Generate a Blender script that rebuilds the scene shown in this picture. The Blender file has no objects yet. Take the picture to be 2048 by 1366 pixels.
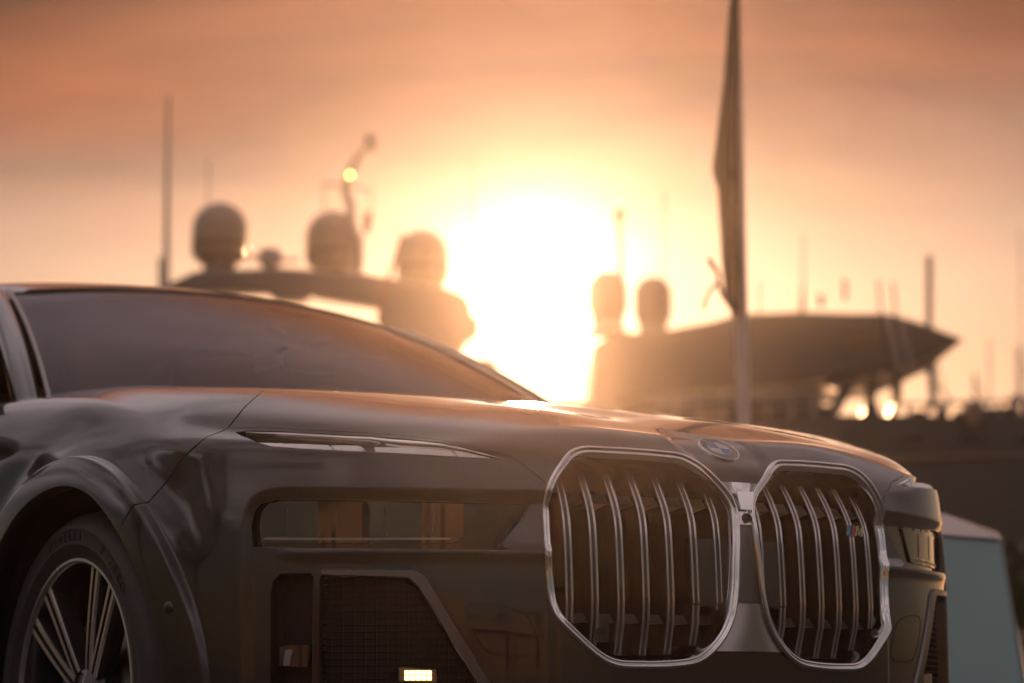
import bpy, bmesh, math, random
import numpy as np
from mathutils import Vector, Matrix, geometry
random.seed(7); np.random.seed(7)
R = math.radians
SC = bpy.context.scene
COL = SC.collection

# ------------------------------------------------------------------ camera
CAM = np.array([4.488, -2.886, 0.345]); PSI = R(33.376); PIT = R(8.565); FPX = 4918.0
DF = np.array([-math.cos(PSI)*math.cos(PIT), math.sin(PSI)*math.cos(PIT), math.sin(PIT)])
DR = np.array([math.sin(PSI), math.cos(PSI), 0.0])
DU = np.cross(DR, DF)
DH = np.array([-math.cos(PSI), math.sin(PSI), 0.0])
cam_d = bpy.data.cameras.new('camera'); cam = bpy.data.objects.new('camera', cam_d); COL.objects.link(cam)
cam_d.sensor_width = 36.0; cam_d.lens = FPX/2048*36; cam_d.clip_start = 0.05; cam_d.clip_end = 20000
cam.matrix_world = Matrix(((DR[0], DU[0], -DF[0], CAM[0]), (DR[1], DU[1], -DF[1], CAM[1]), (DR[2], DU[2], -DF[2], CAM[2]), (0, 0, 0, 1)))
cam_d.dof.use_dof = True; cam_d.dof.focus_distance = 4.52; cam_d.dof.aperture_fstop = 3.0
SC.camera = cam

def ray(u, v):
    w = DF + DR*((u-1024)/FPX) - DU*((v-683)/FPX)
    return w
def at(u, v, dep):                       # point on the sight line at a horizontal distance
    w = ray(u, v); return CAM + w*(dep/(w @ DH))
def project(P):
    V = P - CAM; z = V @ DF
    return np.stack([1024+FPX*(V @ DR)/z, 683-FPX*(V @ DU)/z], -1)

# ------------------------------------------------------------------ light
sdir = ray(1072, 585); sdir /= np.linalg.norm(sdir)
SUN_EL = math.asin(sdir[2]); SUN_AZ = math.atan2(sdir[0], sdir[1])
SC.view_settings.view_transform = 'Standard'; SC.view_settings.look = 'None'
SC.view_settings.exposure = 0.0; SC.view_settings.gamma = 1.0
world = bpy.data.worlds.new('World'); SC.world = world; world.use_nodes = True

def build_world():
    nt = world.node_tree; nt.nodes.clear(); N = nt.nodes.new; L = nt.links.new
    out = N('ShaderNodeOutputWorld'); bg = N('ShaderNodeBackground'); L(bg.outputs[0], out.inputs[0])
    sky = N('ShaderNodeTexSky'); sky.sky_type = 'NISHITA'; sky.sun_disc = False
    sky.sun_elevation = SUN_EL; sky.sun_rotation = SUN_AZ
    sky.air_density = 1.0; sky.dust_density = 1.0; sky.ozone_density = 1.0; sky.altitude = 0
    geo = N('ShaderNodeNewGeometry')
    neg = N('ShaderNodeVectorMath'); neg.operation = 'SCALE'; neg.inputs['Scale'].default_value = -1; L(geo.outputs['Incoming'], neg.inputs[0])
    sep = N('ShaderNodeSeparateXYZ'); L(neg.outputs[0], sep.inputs[0])
    def math_(op, a, b=None, clamp=False):
        m = N('ShaderNodeMath'); m.operation = op; m.use_clamp = clamp
        for i, q in enumerate((a, b)):
            if q is None: continue
            if isinstance(q, (int, float)): m.inputs[i].default_value = q
            else: L(q, m.inputs[i])
        return m.outputs[0]
    # warm white balance of the evening
    tint = N('ShaderNodeMix'); tint.data_type = 'RGBA'; tint.blend_type = 'MULTIPLY'; tint.inputs['Factor'].default_value = 1
    L(sky.outputs[0], tint.inputs['A']); tint.inputs['B'].default_value = (.76, .56, .54, 1)
    # thin stratus deck: projected on a flat layer overhead
    zc = math_('MAXIMUM', sep.outputs['Z'], 0.02)
    px = math_('DIVIDE', sep.outputs['X'], zc); py = math_('DIVIDE', sep.outputs['Y'], zc)
    cmb = N('ShaderNodeCombineXYZ'); L(px, cmb.inputs[0]); L(py, cmb.inputs[1])
    noi = N('ShaderNodeTexNoise'); noi.inputs['Scale'].default_value = 0.22; noi.inputs['Detail'].default_value = 4; noi.inputs['Roughness'].default_value = 0.5
    L(cmb.outputs[0], noi.inputs['Vector'])
    # cloud cover grows with height above the horizon (deck ends over the sea)
    e = math_('SUBTRACT', sep.outputs['Z'], 0.232)
    e = math_('ADD', math_('MULTIPLY', e, 10.0), 0.5)
    e = math_('ADD', e, math_('MULTIPLY', math_('SUBTRACT', noi.outputs['Fac'], 0.5), 2.0), clamp=True)
    smooth = N('ShaderNodeMapRange'); smooth.interpolation_type = 'SMOOTHSTEP'; L(e, smooth.inputs[0])
    # sun side share for the cloud's own light
    dt = N('ShaderNodeVectorMath'); dt.operation = 'DOT_PRODUCT'; L(neg.outputs[0], dt.inputs[0]); dt.inputs[1].default_value = tuple(sdir)
    mu = dt.outputs['Value']
    sd = N('ShaderNodeMapRange'); sd.interpolation_type = 'SMOOTHSTEP'; L(mu, sd.inputs[0]); sd.inputs[1].default_value = .885; sd.inputs[2].default_value = .975; side = sd.outputs[0]
    # broken cloud: lighter and darker rolls in the deck
    n2 = N('ShaderNodeTexNoise'); n2.inputs['Scale'].default_value = 0.9; n2.inputs['Detail'].default_value = 6; n2.inputs['Roughness'].default_value = 0.55; n2.inputs['Distortion'].default_value = 0.6; L(cmb.outputs[0], n2.inputs['Vector'])
    roll = N('ShaderNodeMapRange'); L(n2.outputs['Fac'], roll.inputs[0]); roll.inputs[1].default_value = .36; roll.inputs[2].default_value = .66; roll.inputs[3].default_value = .35; roll.inputs[4].default_value = 1.45
    cl = N('ShaderNodeMix'); cl.data_type = 'RGBA'; L(side, cl.inputs['Factor'])
    cl.inputs['A'].default_value = (9.4, 7.7, 8.0, 1); cl.inputs['B'].default_value = (6.2, 1.85, .72, 1)
    mx = N('ShaderNodeMix'); mx.data_type = 'RGBA'; L(math_('MULTIPLY', smooth.outputs[0], 0.93), mx.inputs['Factor'])
    rc = N('ShaderNodeCombineColor'); [L(roll.outputs[0], rc.inputs[i]) for i in range(3)]
    clm = N('ShaderNodeMix'); clm.data_type = 'RGBA'; clm.blend_type = 'MULTIPLY'; clm.inputs['Factor'].default_value = 1; L(cl.outputs['Result'], clm.inputs['A']); L(rc.outputs[0], clm.inputs['B'])
    L(tint.outputs['Result'], mx.inputs['A']); L(clm.outputs['Result'], mx.inputs['B'])
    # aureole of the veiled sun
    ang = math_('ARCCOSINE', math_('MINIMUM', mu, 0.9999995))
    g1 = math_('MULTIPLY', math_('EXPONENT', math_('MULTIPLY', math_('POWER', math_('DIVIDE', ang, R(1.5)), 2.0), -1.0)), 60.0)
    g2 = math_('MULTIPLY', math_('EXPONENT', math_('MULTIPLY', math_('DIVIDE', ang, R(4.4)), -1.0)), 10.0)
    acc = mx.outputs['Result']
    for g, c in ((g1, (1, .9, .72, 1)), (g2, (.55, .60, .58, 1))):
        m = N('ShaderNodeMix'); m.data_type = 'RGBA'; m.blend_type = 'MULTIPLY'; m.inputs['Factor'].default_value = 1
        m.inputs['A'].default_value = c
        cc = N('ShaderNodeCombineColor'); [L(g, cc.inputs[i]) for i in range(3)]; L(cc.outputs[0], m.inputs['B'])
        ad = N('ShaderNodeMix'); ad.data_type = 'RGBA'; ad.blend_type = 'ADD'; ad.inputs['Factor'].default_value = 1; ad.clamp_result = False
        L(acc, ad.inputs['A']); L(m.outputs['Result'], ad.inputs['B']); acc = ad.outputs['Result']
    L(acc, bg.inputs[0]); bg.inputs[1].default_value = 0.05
build_world()
sun_d = bpy.data.lights.new('sun', 'SUN'); sun = bpy.data.objects.new('sun', sun_d); COL.objects.link(sun)
sun_d.energy = 2.2; sun_d.angle = R(0.6); sun_d.color = (1.0, 0.51, 0.235)
sun.rotation_euler = Vector(sdir).to_track_quat('Z', 'Y').to_euler()
HAZE_DENSITY = 0.0014; HAZE_G = 0.925

SC.render.engine = 'CYCLES'
SC.cycles.use_denoising = True
SC.cycles.max_bounces = 7; SC.cycles.glossy_bounces = 4; SC.cycles.transparent_max_bounces = 12
SC.cycles.sample_clamp_indirect = 6.0
SC.cycles.caustics_reflective = False; SC.cycles.caustics_refractive = False

# ------------------------------------------------------------------ materials
MATS = {}
def mat(name, col, rough=0.5, metal=0.0, coat=0.0, spec=0.5, emit=None, estr=0.0, bump=0.0, bscale=30.0, var=0.0, vscale=6.0, coat_rough=0.03):
    if name in MATS: return MATS[name]
    m = bpy.data.materials.new(name); m.use_nodes = True; nt = m.node_tree; N = nt.nodes.new; L = nt.links.new
    b = nt.nodes['Principled BSDF']
    b.inputs['Base Color'].default_value = (*col, 1); b.inputs['Roughness'].default_value = rough; b.inputs['Metallic'].default_value = metal
    b.inputs['Coat Weight'].default_value = coat; b.inputs['Coat Roughness'].default_value = coat_rough; b.inputs['Specular IOR Level'].default_value = spec
    if emit: b.inputs['Emission Color'].default_value = (*emit, 1); b.inputs['Emission Strength'].default_value = estr
    tc = N('ShaderNodeTexCoord')
    if var > 0:
        n = N('ShaderNodeTexNoise'); n.inputs['Scale'].default_value = vscale; n.inputs['Detail'].default_value = 5; L(tc.outputs['Object'], n.inputs['Vector'])
        r = N('ShaderNodeMix'); r.data_type = 'RGBA'; L(n.outputs['Fac'], r.inputs['Factor'])
        r.inputs['A'].default_value = (*[c*(1-var) for c in col], 1); r.inputs['B'].default_value = (*[min(1, c*(1+var)) for c in col], 1)
        L(r.outputs['Result'], b.inputs['Base Color'])
        rr = N('ShaderNodeMapRange'); L(n.outputs['Fac'], rr.inputs[0]); rr.inputs[3].default_value = max(0, rough-0.06); rr.inputs[4].default_value = min(1, rough+0.08)
        L(rr.outputs[0], b.inputs['Roughness'])
    if bump > 0:
        n2 = N('ShaderNodeTexNoise'); n2.inputs['Scale'].default_value = bscale; n2.inputs['Detail'].default_value = 4; L(tc.outputs['Object'], n2.inputs['Vector'])
        bp = N('ShaderNodeBump'); bp.inputs['Strength'].default_value = bump; bp.inputs['Distance'].default_value = 0.02; L(n2.outputs['Fac'], bp.inputs['Height']); L(bp.outputs[0], b.inputs['Normal'])
    MATS[name] = m; return m
def paint_mat():
    m = bpy.data.materials.new('grey_metallic_paint'); m.use_nodes = True; nt = m.node_tree; N = nt.nodes.new; L = nt.links.new
    b = nt.nodes['Principled BSDF']
    b.inputs['Metallic'].default_value = 0.8; b.inputs['Roughness'].default_value = 0.28; b.inputs['Coat IOR'].default_value = 1.65
    b.inputs['Coat Weight'].default_value = 1.0; b.inputs['Coat Roughness'].default_value = 0.012
    tc = N('ShaderNodeTexCoord')
    v = N('ShaderNodeTexVoronoi'); v.inputs['Scale'].default_value = 2600; L(tc.outputs['Object'], v.inputs['Vector'])
    r = N('ShaderNodeMix'); r.data_type = 'RGBA'; L(v.outputs['Color'], r.inputs['Factor'])
    r.inputs['A'].default_value = (.016, .015, .015, 1); r.inputs['B'].default_value = (.034, .032, .032, 1); L(r.outputs['Result'], b.inputs['Base Color'])
    n = N('ShaderNodeTexNoise'); n.inputs['Scale'].default_value = 9; n.inputs['Detail'].default_value = 6; L(tc.outputs['Object'], n.inputs['Vector'])
    rr = N('ShaderNodeMapRange'); L(n.outputs['Fac'], rr.inputs[0]); rr.inputs[1].default_value = .35; rr.inputs[2].default_value = .75; rr.inputs[3].default_value = 0.0; rr.inputs[4].default_value = 0.014
    L(rr.outputs[0], b.inputs['Coat Roughness'])
    return m
PAINT = paint_mat()
CHROME = mat('chrome', (.80, .78, .76), .06, 1.0, var=.04, vscale=40)
SATIN = mat('satin_metal', (.34, .32, .30), .33, 1.0, var=.05, vscale=30)
GLOSSBLACK = mat('gloss_black', (.012, .012, .012), .10, 0, coat=1.0, coat_rough=.02)
DARKPL = mat('dark_plastic', (.018, .017, .016), .45, var=.25, vscale=25)
BLACKHOLE = mat('black_inner', (.008, .008, .008), .8)
RUBBER = mat('tyre_rubber', (.024, .023, .022), .52, var=.25, vscale=22, bump=.05, bscale=120)
ALLOY = mat('machined_alloy', (.62, .60, .58), .24, 1.0, var=.05, vscale=30)
WHEELBLACK = mat('wheel_black', (.02, .02, .02), .25, 0, coat=.6)
BRAKE = mat('brake_steel', (.25, .24, .23), .38, 1.0, var=.15, vscale=20)
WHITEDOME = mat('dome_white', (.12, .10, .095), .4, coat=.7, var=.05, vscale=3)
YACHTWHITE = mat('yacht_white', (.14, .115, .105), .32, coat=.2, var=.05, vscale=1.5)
YACHTDARK = mat('yacht_dark', (.045, .036, .032), .3, coat=.3, var=.12, vscale=1.0)
HULLBROWN = mat('hull_brown', (.06, .05, .045), .35, coat=.3, var=.12, vscale=.6)
YGLASS = mat('yacht_glass', (.02, .02, .022), .08, coat=.5)
STEEL = mat('mast_steel', (.33, .30, .29), .4, .5, var=.08, vscale=4)
POLEM = mat('pole_paint', (.50, .44, .42), .42, var=.06, vscale=8)

# ------------------------------------------------------------------ helpers
def link(o, parent=None):
    COL.objects.link(o)
    if parent is not None: o.parent = parent
    return o
def thing(name, label, cat, loc=(0, 0, 0), group=None):
    o = bpy.data.objects.new(name, None); o.location = loc; o.empty_display_size = .2; COL.objects.link(o)
    o['label'] = label; o['category'] = cat
    if group: o['group'] = group
    return o
def finish(o, parent):
    link(o)
    if parent is not None:
        o.parent = parent
        base = Vector(parent.location); p = parent.parent
        while p is not None: base += Vector(p.location); p = p.parent
        o.location = -base
    return o
def mesh_obj(name, verts, faces, material, parent=None, smooth=True, sharp=40, mats=None, midx=None):
    """world coordinates; parent may be an Empty that is only translated"""
    me = bpy.data.meshes.new(name)
    me.from_pydata([tuple(map(float, p)) for p in verts], [], [tuple(map(int, f)) for f in faces]); me.update()
    for m in (mats or [material]): me.materials.append(m)
    if midx is not None: me.polygons.foreach_set('material_index', midx)
    bm = bmesh.new(); bm.from_mesh(me); bmesh.ops.recalc_face_normals(bm, faces=bm.faces)
    for f in bm.faces: f.smooth = smooth
    if smooth:
        for e in bm.edges:
            if len(e.link_faces) == 2 and e.calc_face_angle(0) > R(sharp): e.smooth = False
    bm.to_mesh(me); bm.free()
    return finish(bpy.data.objects.new(name, me), parent)
class MB:
    def __init__(s): s.v = []; s.f = []; s.m = []
    def add(s, v, f, m=0):
        b = len(s.v); s.v += [tuple(map(float, p)) for p in v]; s.f += [tuple(b+int(i) for i in q) for q in f]; s.m += [m]*len(f); return s
    def box(s, c, sz, rz=0, m=0, ax=None):
        c = np.array(c, float); h = np.array(sz)/2
        A = ax if ax is not None else np.array([[math.cos(rz), math.sin(rz), 0], [-math.sin(rz), math.cos(rz), 0], [0, 0, 1]])
        v = [c+A[0]*h[0]*i+A[1]*h[1]*j+A[2]*h[2]*k for i in (-1, 1) for j in (-1, 1) for k in (-1, 1)]
        return s.add(v, [(0, 1, 3, 2), (4, 6, 7, 5), (0, 4, 5, 1), (2, 3, 7, 6), (0, 2, 6, 4), (1, 5, 7, 3)], m)
    def tube(s, pts, rad, n=10, m=0, caps=True):
        pts = [np.array(p, float) for p in pts]; rad = rad if hasattr(rad, '__len__') else [rad]*len(pts)
        prev = None; v = []; f = []
        for i, p in enumerate(pts):
            t = pts[min(i+1, len(pts)-1)]-pts[max(i-1, 0)]; t = t/np.linalg.norm(t)
            if prev is None:
                a = np.array([0, 0, 1.]) if abs(t[2]) < .9 else np.array([1., 0, 0]); x = np.cross(t, a)
            else: x = prev-t*(prev @ t)
            x /= np.linalg.norm(x); y = np.cross(t, x); prev = x
            for k in range(n):
                an = 2*math.pi*k/n; v.append(p+rad[i]*(math.cos(an)*x+math.sin(an)*y))
        for i in range(len(pts)-1):
            for k in range(n): f.append((i*n+k, i*n+(k+1) % n, (i+1)*n+(k+1) % n, (i+1)*n+k))
        if caps: f += [tuple(range(n-1, -1, -1)), tuple((len(pts)-1)*n+k for k in range(n))]
        return s.add(v, f, m)
    def lathe(s, prof, o=(0, 0, 0), ax=((1, 0, 0), (0, 1, 0), (0, 0, 1)), n=48, m=0, a0=0, a1=2*math.pi, ms=None):
        o = np.array(o, float); X, Y, Z = [np.array(a, float) for a in ax]; full = abs(a1-a0-2*math.pi) < 1e-6
        cols = n if full else n+1; v = []; f = []
        for (r, h) in prof:
            for k in range(cols):
                a = a0+(a1-a0)*k/n; v.append(o+X*r*math.cos(a)+Y*r*math.sin(a)+Z*h)
        for i in range(len(prof)-1):
            for k in range(n): f.append((i*cols+k, i*cols+(k+1) % cols, (i+1)*cols+(k+1) % cols, (i+1)*cols+k))
        b = len(s.m); s.add(v, f, m)
        if ms is not None:
            for i in range(len(prof)-1):
                for k in range(n): s.m[b+i*n+k] = ms[i]
        return s
    def sweep(s, path, frames, prof, closed=True, m=0):
        """prof: list of (b,n) offsets; frames: list of (bvec,nvec)"""
        n = len(prof); v = []; f = []
        for p, (b, nn) in zip(path, frames):
            for (x, y) in prof: v.append(np.array(p)+np.array(b)*x+np.array(nn)*y)
        L_ = len(path)
        for i in range(L_ if closed else L_-1):
            j = (i+1) % L_
            for k in range(n-1): f.append((i*n+k, i*n+k+1, j*n+k+1, j*n+k))
        return s.add(v, f, m)
    def extrude(s, poly, depth_vec, m=0):
        n = len(poly); p = [np.array(q, float) for q in poly]; d = np.array(depth_vec, float)
        v = p+[q+d for q in p]
        f = [tuple(range(n)), tuple(range(2*n-1, n-1, -1))]+[(i, i+n, (i+1) % n+n, (i+1) % n) for i in range(n)]
        return s.add(v, f, m)
    def build(s, name, material, parent=None, smooth=True, sharp=40, mats=None):
        return mesh_obj(name, s.v, s.f, material, parent, smooth, sharp, mats, s.m if mats else None)
def copy_tree(o, parent=None):
    c = o.copy(); COL.objects.link(c); c.parent = parent
    for ch in list(o.children): copy_tree(ch, c)
    return c
def smooth_poly(pts, step=None, n=None, closed=True):
    """Catmull-Rom through the points"""
    P = np.array(pts, float); L_ = len(P); out = []
    rng = range(L_ if closed else L_-1)
    for i in rng:
        if closed: p0, p1, p2, p3 = P[(i-1) % L_], P[i], P[(i+1) % L_], P[(i+2) % L_]
        else: p0, p1, p2, p3 = P[max(i-1, 0)], P[i], P[i+1], P[min(i+2, L_-1)]
        d = np.linalg.norm(p2-p1); k = max(1, int(d/step)) if step else n
        t1 = max(np.linalg.norm(p1-p0), 1e-9)**.5; t2 = max(d, 1e-9)**.5; t3 = max(np.linalg.norm(p3-p2), 1e-9)**.5
        if not closed and i == 0: t1 = t2; p0 = p1-(p2-p1)
        if not closed and i == L_-2: t3 = t2; p3 = p2+(p2-p1)
        m1 = ((p1-p0)/t1-(p2-p0)/(t1+t2)+(p2-p1)/t2)*t2; m2 = ((p2-p1)/t2-(p3-p1)/(t2+t3)+(p3-p2)/t3)*t2
        for q in range(k):
            t = q/k; out.append((2*t**3-3*t*t+1)*p1+(t**3-2*t*t+t)*m1+(-2*t**3+3*t*t)*p2+(t**3-t*t)*m2)
    if not closed: out.append(P[-1])
    return np.array(out)
def inside(poly, q):
    x, y = q[:, 0], q[:, 1]; res = np.zeros(len(q), bool); P = np.array(poly); j = len(P)-1
    for i in range(len(P)):
        xi, yi = P[i]; xj, yj = P[j]
        c = ((yi > y) != (yj > y)) & (x < (xj-xi)*(y-yi)/(yj-yi+1e-30)+xi); res ^= c; j = i
    return res
def poly_dist(poly, q, closed=True):
    P = np.array(poly, float); best = np.full(len(q), 1e9)
    n = len(P)
    for i in range(n if closed else n-1):
        a = P[i]; b = P[(i+1) % n]; ab = b-a; t = np.clip(((q-a) @ ab)/(ab @ ab+1e-12), 0, 1)
        best = np.minimum(best, np.linalg.norm(q-(a+t[:, None]*ab), axis=1))
    return best
def sstep(x, a, b):
    t = np.clip((x-a)/(b-a), 0, 1); return t*t*(3-2*t)

# ------------------------------------------------------------------ setting
def sheet(name, poly, z, material, kind='structure'):
    o = mesh_obj(name, [(x, y, z) for x, y in poly], [tuple(range(len(poly)))], material, None, smooth=False)
    o['kind'] = kind; return o
def frame_pt(dep, lat):   # ground plan point by distance along and across the view
    p = CAM+DH*dep+DR*lat; return (p[0], p[1])
ASPHALT = mat('quay_asphalt', (.055, .052, .050), .7, var=.3, vscale=.9, bump=.25, bscale=60)
WATER = mat('harbour_water', (.012, .018, .022), .08, bump=.6, bscale=.8)
sheet('quay', [frame_pt(26, -300), frame_pt(26, 300), frame_pt(-600, 300), frame_pt(-600, -300)], 0, ASPHALT)
w = sheet('water', [frame_pt(9000, -9000), frame_pt(9000, 9000), frame_pt(26, 9000), frame_pt(26, -9000)], -1.5, WATER)
mb = MB(); A = [frame_pt(26.01, -300), frame_pt(26.01, 300)]
mb.add([(A[0][0], A[0][1], -.004), (A[1][0], A[1][1], -.004), (A[1][0], A[1][1], -6), (A[0][0], A[0][1], -6)], [(0, 1, 2, 3)])
o = mb.build('quay_edge', mat('quay_stone', (.22, .2, .18), .8, var=.2, vscale=.5), None); o['kind'] = 'structure'
# haze: forward scattering evening air in one closed box
mb = MB(); mb.box((0, 0, 0.6), (24000, 24000, 12.0)); hz = mb.build('haze', mat('unused', (1, 1, 1)), None, smooth=False); hz['kind'] = 'stuff'
hm = bpy.data.materials.new('haze_air'); hm.use_nodes = True; nt = hm.node_tree; nt.nodes.clear()
ho = nt.nodes.new('ShaderNodeOutputMaterial'); pv = nt.nodes.new('ShaderNodeVolumePrincipled'); nt.links.new(pv.outputs[0], ho.inputs['Volume'])
pv.inputs["Color"].default_value = (1, .90, .84, 1); pv.inputs['Density'].default_value = HAZE_DENSITY; pv.inputs['Anisotropy'].default_value = HAZE_G
hz.data.materials.clear(); hz.data.materials.append(hm)
# ------------------------------------------------------------------ car body: one smooth master surface, panels are cut from it
# car frame = world: x forward, y to the car's left, z up, origin under the front axle
BASE = [(.905, 0), (.896, -.15), (.874, -.30), (.840, -.43), (.780, -.575), (.688, -.71), (.556, -.835), (.404, -.926), (.200, -.968), (0, -.982), (-.25, -.985), (-.55, -.987), (-.95, -.987), (-1.5, -.987)]
HUB = (-.62, 0)
KEYS = {
 0: [(0.08, 0.14), (0.015, 0.26), (0, 0.4), (0, 0.52), (0.004, 0.62), (0.012, 0.7), (0.026, 0.765), (0.048, 0.812), (0.085, 0.8435), (0.15, 0.8651), (0.27, 0.895), (0.48, 0.941), (0.85, 1.012), (1.525, 1.044)],
 2: [(0.08, 0.14), (0.015, 0.26), (0, 0.4), (0, 0.52), (0.004, 0.62), (0.012, 0.7), (0.026, 0.768), (0.048, 0.816), (0.082, 0.8486), (0.14, 0.8742), (0.26, 0.9081), (0.47, 0.9509), (0.85, 1.017), (1.52, 1.044)],
 4: [(0.08, 0.14), (0.015, 0.26), (0, 0.4), (0, 0.52), (0.004, 0.62), (0.012, 0.7), (0.022, 0.77), (0.036, 0.818), (0.058, 0.8319), (0.105, 0.8588), (0.2, 0.8963), (0.42, 0.9511), (0.8, 1.013), (1.507, 1.044)],
 6: [(0.07, 0.14), (0.015, 0.27), (0, 0.41), (0, 0.53), (0.001, 0.63), (0.008, 0.71), (0.02, 0.782), (0.036, 0.832), (0.06, 0.8406), (0.1, 0.8716), (0.18, 0.9184), (0.36, 0.9689), (0.7, 1.008), (1.43, 1.044)],
 9: [(0.05, 0.16), (0.02, 0.28), (0.005, 0.42), (0, 0.55), (0, 0.66), (0.006, 0.75), (0.024, 0.83), (0.056, 0.888), (0.098, 0.9353), (0.155, 0.9714), (0.24, 1.003), (0.42, 1.02), (0.7, 1.025), (1.145, 1.044)],
 11: [(0.05, 0.16), (0.02, 0.28), (0.005, 0.42), (0, 0.56), (0, 0.68), (0.005, 0.78), (0.02, 0.865), (0.048, 0.93), (0.088, 0.9821), (0.14, 1.02), (0.22, 1.04), (0.42, 1.044), (0.7, 1.037), (0.98, 1.044)],
 13: [(0.05, 0.16), (0.02, 0.28), (0.005, 0.42), (0, 0.56), (0, 0.68), (0.005, 0.78), (0.018, 0.87), (0.04, 0.94), (0.075, 0.985), (0.12, 1.015), (0.2, 1.032), (0.42, 1.04), (0.7, 1.03), (1.31, 1.044)],
}
def nat_basis(kn):
    """matrix of second derivatives of the natural cubic spline through unit data"""
    n = len(kn); h = np.diff(kn); A = np.eye(n); Rm = np.zeros((n, n))
    for i in range(1, n-1):
        A[i, i-1] = h[i-1]; A[i, i] = 2*(h[i-1]+h[i]); A[i, i+1] = h[i]
        Rm[i, i-1] = 6/h[i-1]; Rm[i, i] = -6/h[i-1]-6/h[i]; Rm[i, i+1] = 6/h[i]
    return np.linalg.solve(A, Rm)
def basis(kn, M, x):
    n = len(kn); x = np.asarray(x, float); i = np.clip(np.searchsorted(kn, x)-1, 0, n-2); h = kn[i+1]-kn[i]; a = (kn[i+1]-x)/h; b = 1-a
    W = np.zeros((len(x), n)); r = np.arange(len(x)); W[r, i] += a; W[r, i+1] += b
    return W+((a**3-a)*h*h/6)[:, None]*M[i]+((b**3-b)*h*h/6)[:, None]*M[i+1]
B_ = np.array(BASE); sk = np.r_[0, np.cumsum(np.linalg.norm(np.diff(B_, axis=0), axis=1))]; SMAX = sk[-1]
kn_s = np.r_[-sk[:0:-1], sk]; M_s = nat_basis(kn_s)
BF = np.r_[B_[:0:-1]*[1, -1], B_]
ki = sorted(KEYS); kk = sk[ki]; kn_k = np.r_[-kk[:0:-1], kk]; M_k = nat_basis(kn_k)
OZ = np.array([KEYS[k] for k in ki]); OZF = np.r_[OZ[:0:-1], OZ]           # stations, rows, (o,z)
r4 = OZ[2]; tk = np.r_[0, np.cumsum(np.linalg.norm(np.diff(r4, axis=0), axis=1))]; TMAX = tk[-1]; M_t = nat_basis(tk)
def surf0(s, t):
    s = np.asarray(s, float); t = np.clip(np.asarray(t, float), 0, TMAX)
    b = basis(kn_s, M_s, s) @ BF; Wk = basis(kn_k, M_k, s); Wt = basis(tk, M_t, t)
    oz = np.einsum('nk,nj,kjc->nc', Wk, Wt, OZF)
    hub = np.stack([np.where(b[:, 0] < HUB[0], b[:, 0], HUB[0]), np.zeros(len(s))], -1)
    d = hub-b; d /= np.linalg.norm(d, axis=1)[:, None]
    p = b+d*oz[:, :1]
    return np.c_[p, oz[:, 1]]
def nrm_of(fn, s, t, e=.0016):
    a = fn(s+e, t)-fn(s-e, t); c = fn(s, t+e)-fn(s, t-e); n = np.cross(c, a); n /= np.linalg.norm(n, axis=1)[:, None]+1e-12
    return n
WC = (0.0, .365); ARCH_R = .412
RECESS0 = [(488, 1700), (489, 1300), (491, 1060), (498, 1020), (514, 998), (548, 986), (620, 984), (1110, 990), (1110, 1700)]
RECESS = np.concatenate([[(488, 1700)], smooth_poly(RECESS0[1:-1], n=6, closed=False), [(1110, 1700)]])
VEE = [(1440, 962), (1296, 846), (1250, 800), (1700, 800), (1560, 962)]
FACET = [(838, 1140), (1085, 1104), (1085, 1330), (960, 1400), (1010, 1420), (990, 1366), (862, 1176)]
def disp(s, t, P):
    right = s >= 0
    Q = P.copy(); Q[:, 1] = -np.abs(Q[:, 1]); uv = project(Q)
    d = np.zeros(len(P))
    face = (t < tk[9])
    # corner recess of the front
    sd = poly_dist(RECESS, uv)*np.where(inside(RECESS, uv), 1, -1)
    d -= .015*sstep(sd, -11, 15)*face
    # emblem vee between the grilles
    front = np.abs(P[:, 1]) < .30
    sv = poly_dist(VEE, uv)*np.where(inside(VEE, uv), 1, -1)
    d -= .007*sstep(sv, -2, 10)*front*sstep(P[:, 2], .80, .83)*(1-sstep(P[:, 2], .86, .905))
    # crease over the lower intake
    ss = np.abs(s)
    d += .006*np.exp(-((P[:, 2]-.628)/.012)**2)*sstep(ss, .30, .42)*(1-sstep(ss, .84, .93))
    # wheel arch flare with a crisp edge, and the hollow above it
    side = sstep(ss, .98, 1.10)
    r = np.hypot(P[:, 0]-WC[0], P[:, 2]-WC[1])
    d += side*.020*(1-sstep(r, .468, .477))*sstep(r, .30, .42)
    d -= side*.012*np.exp(-((r-.53)/.055)**2)*sstep(P[:, 2], .55, .75)
    # shoulder line of the fender
    return d
def surf(s, t):
    p = surf0(s, t); return p+nrm_of(surf0, s, t)*disp(s, t, p)[:, None]
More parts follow.
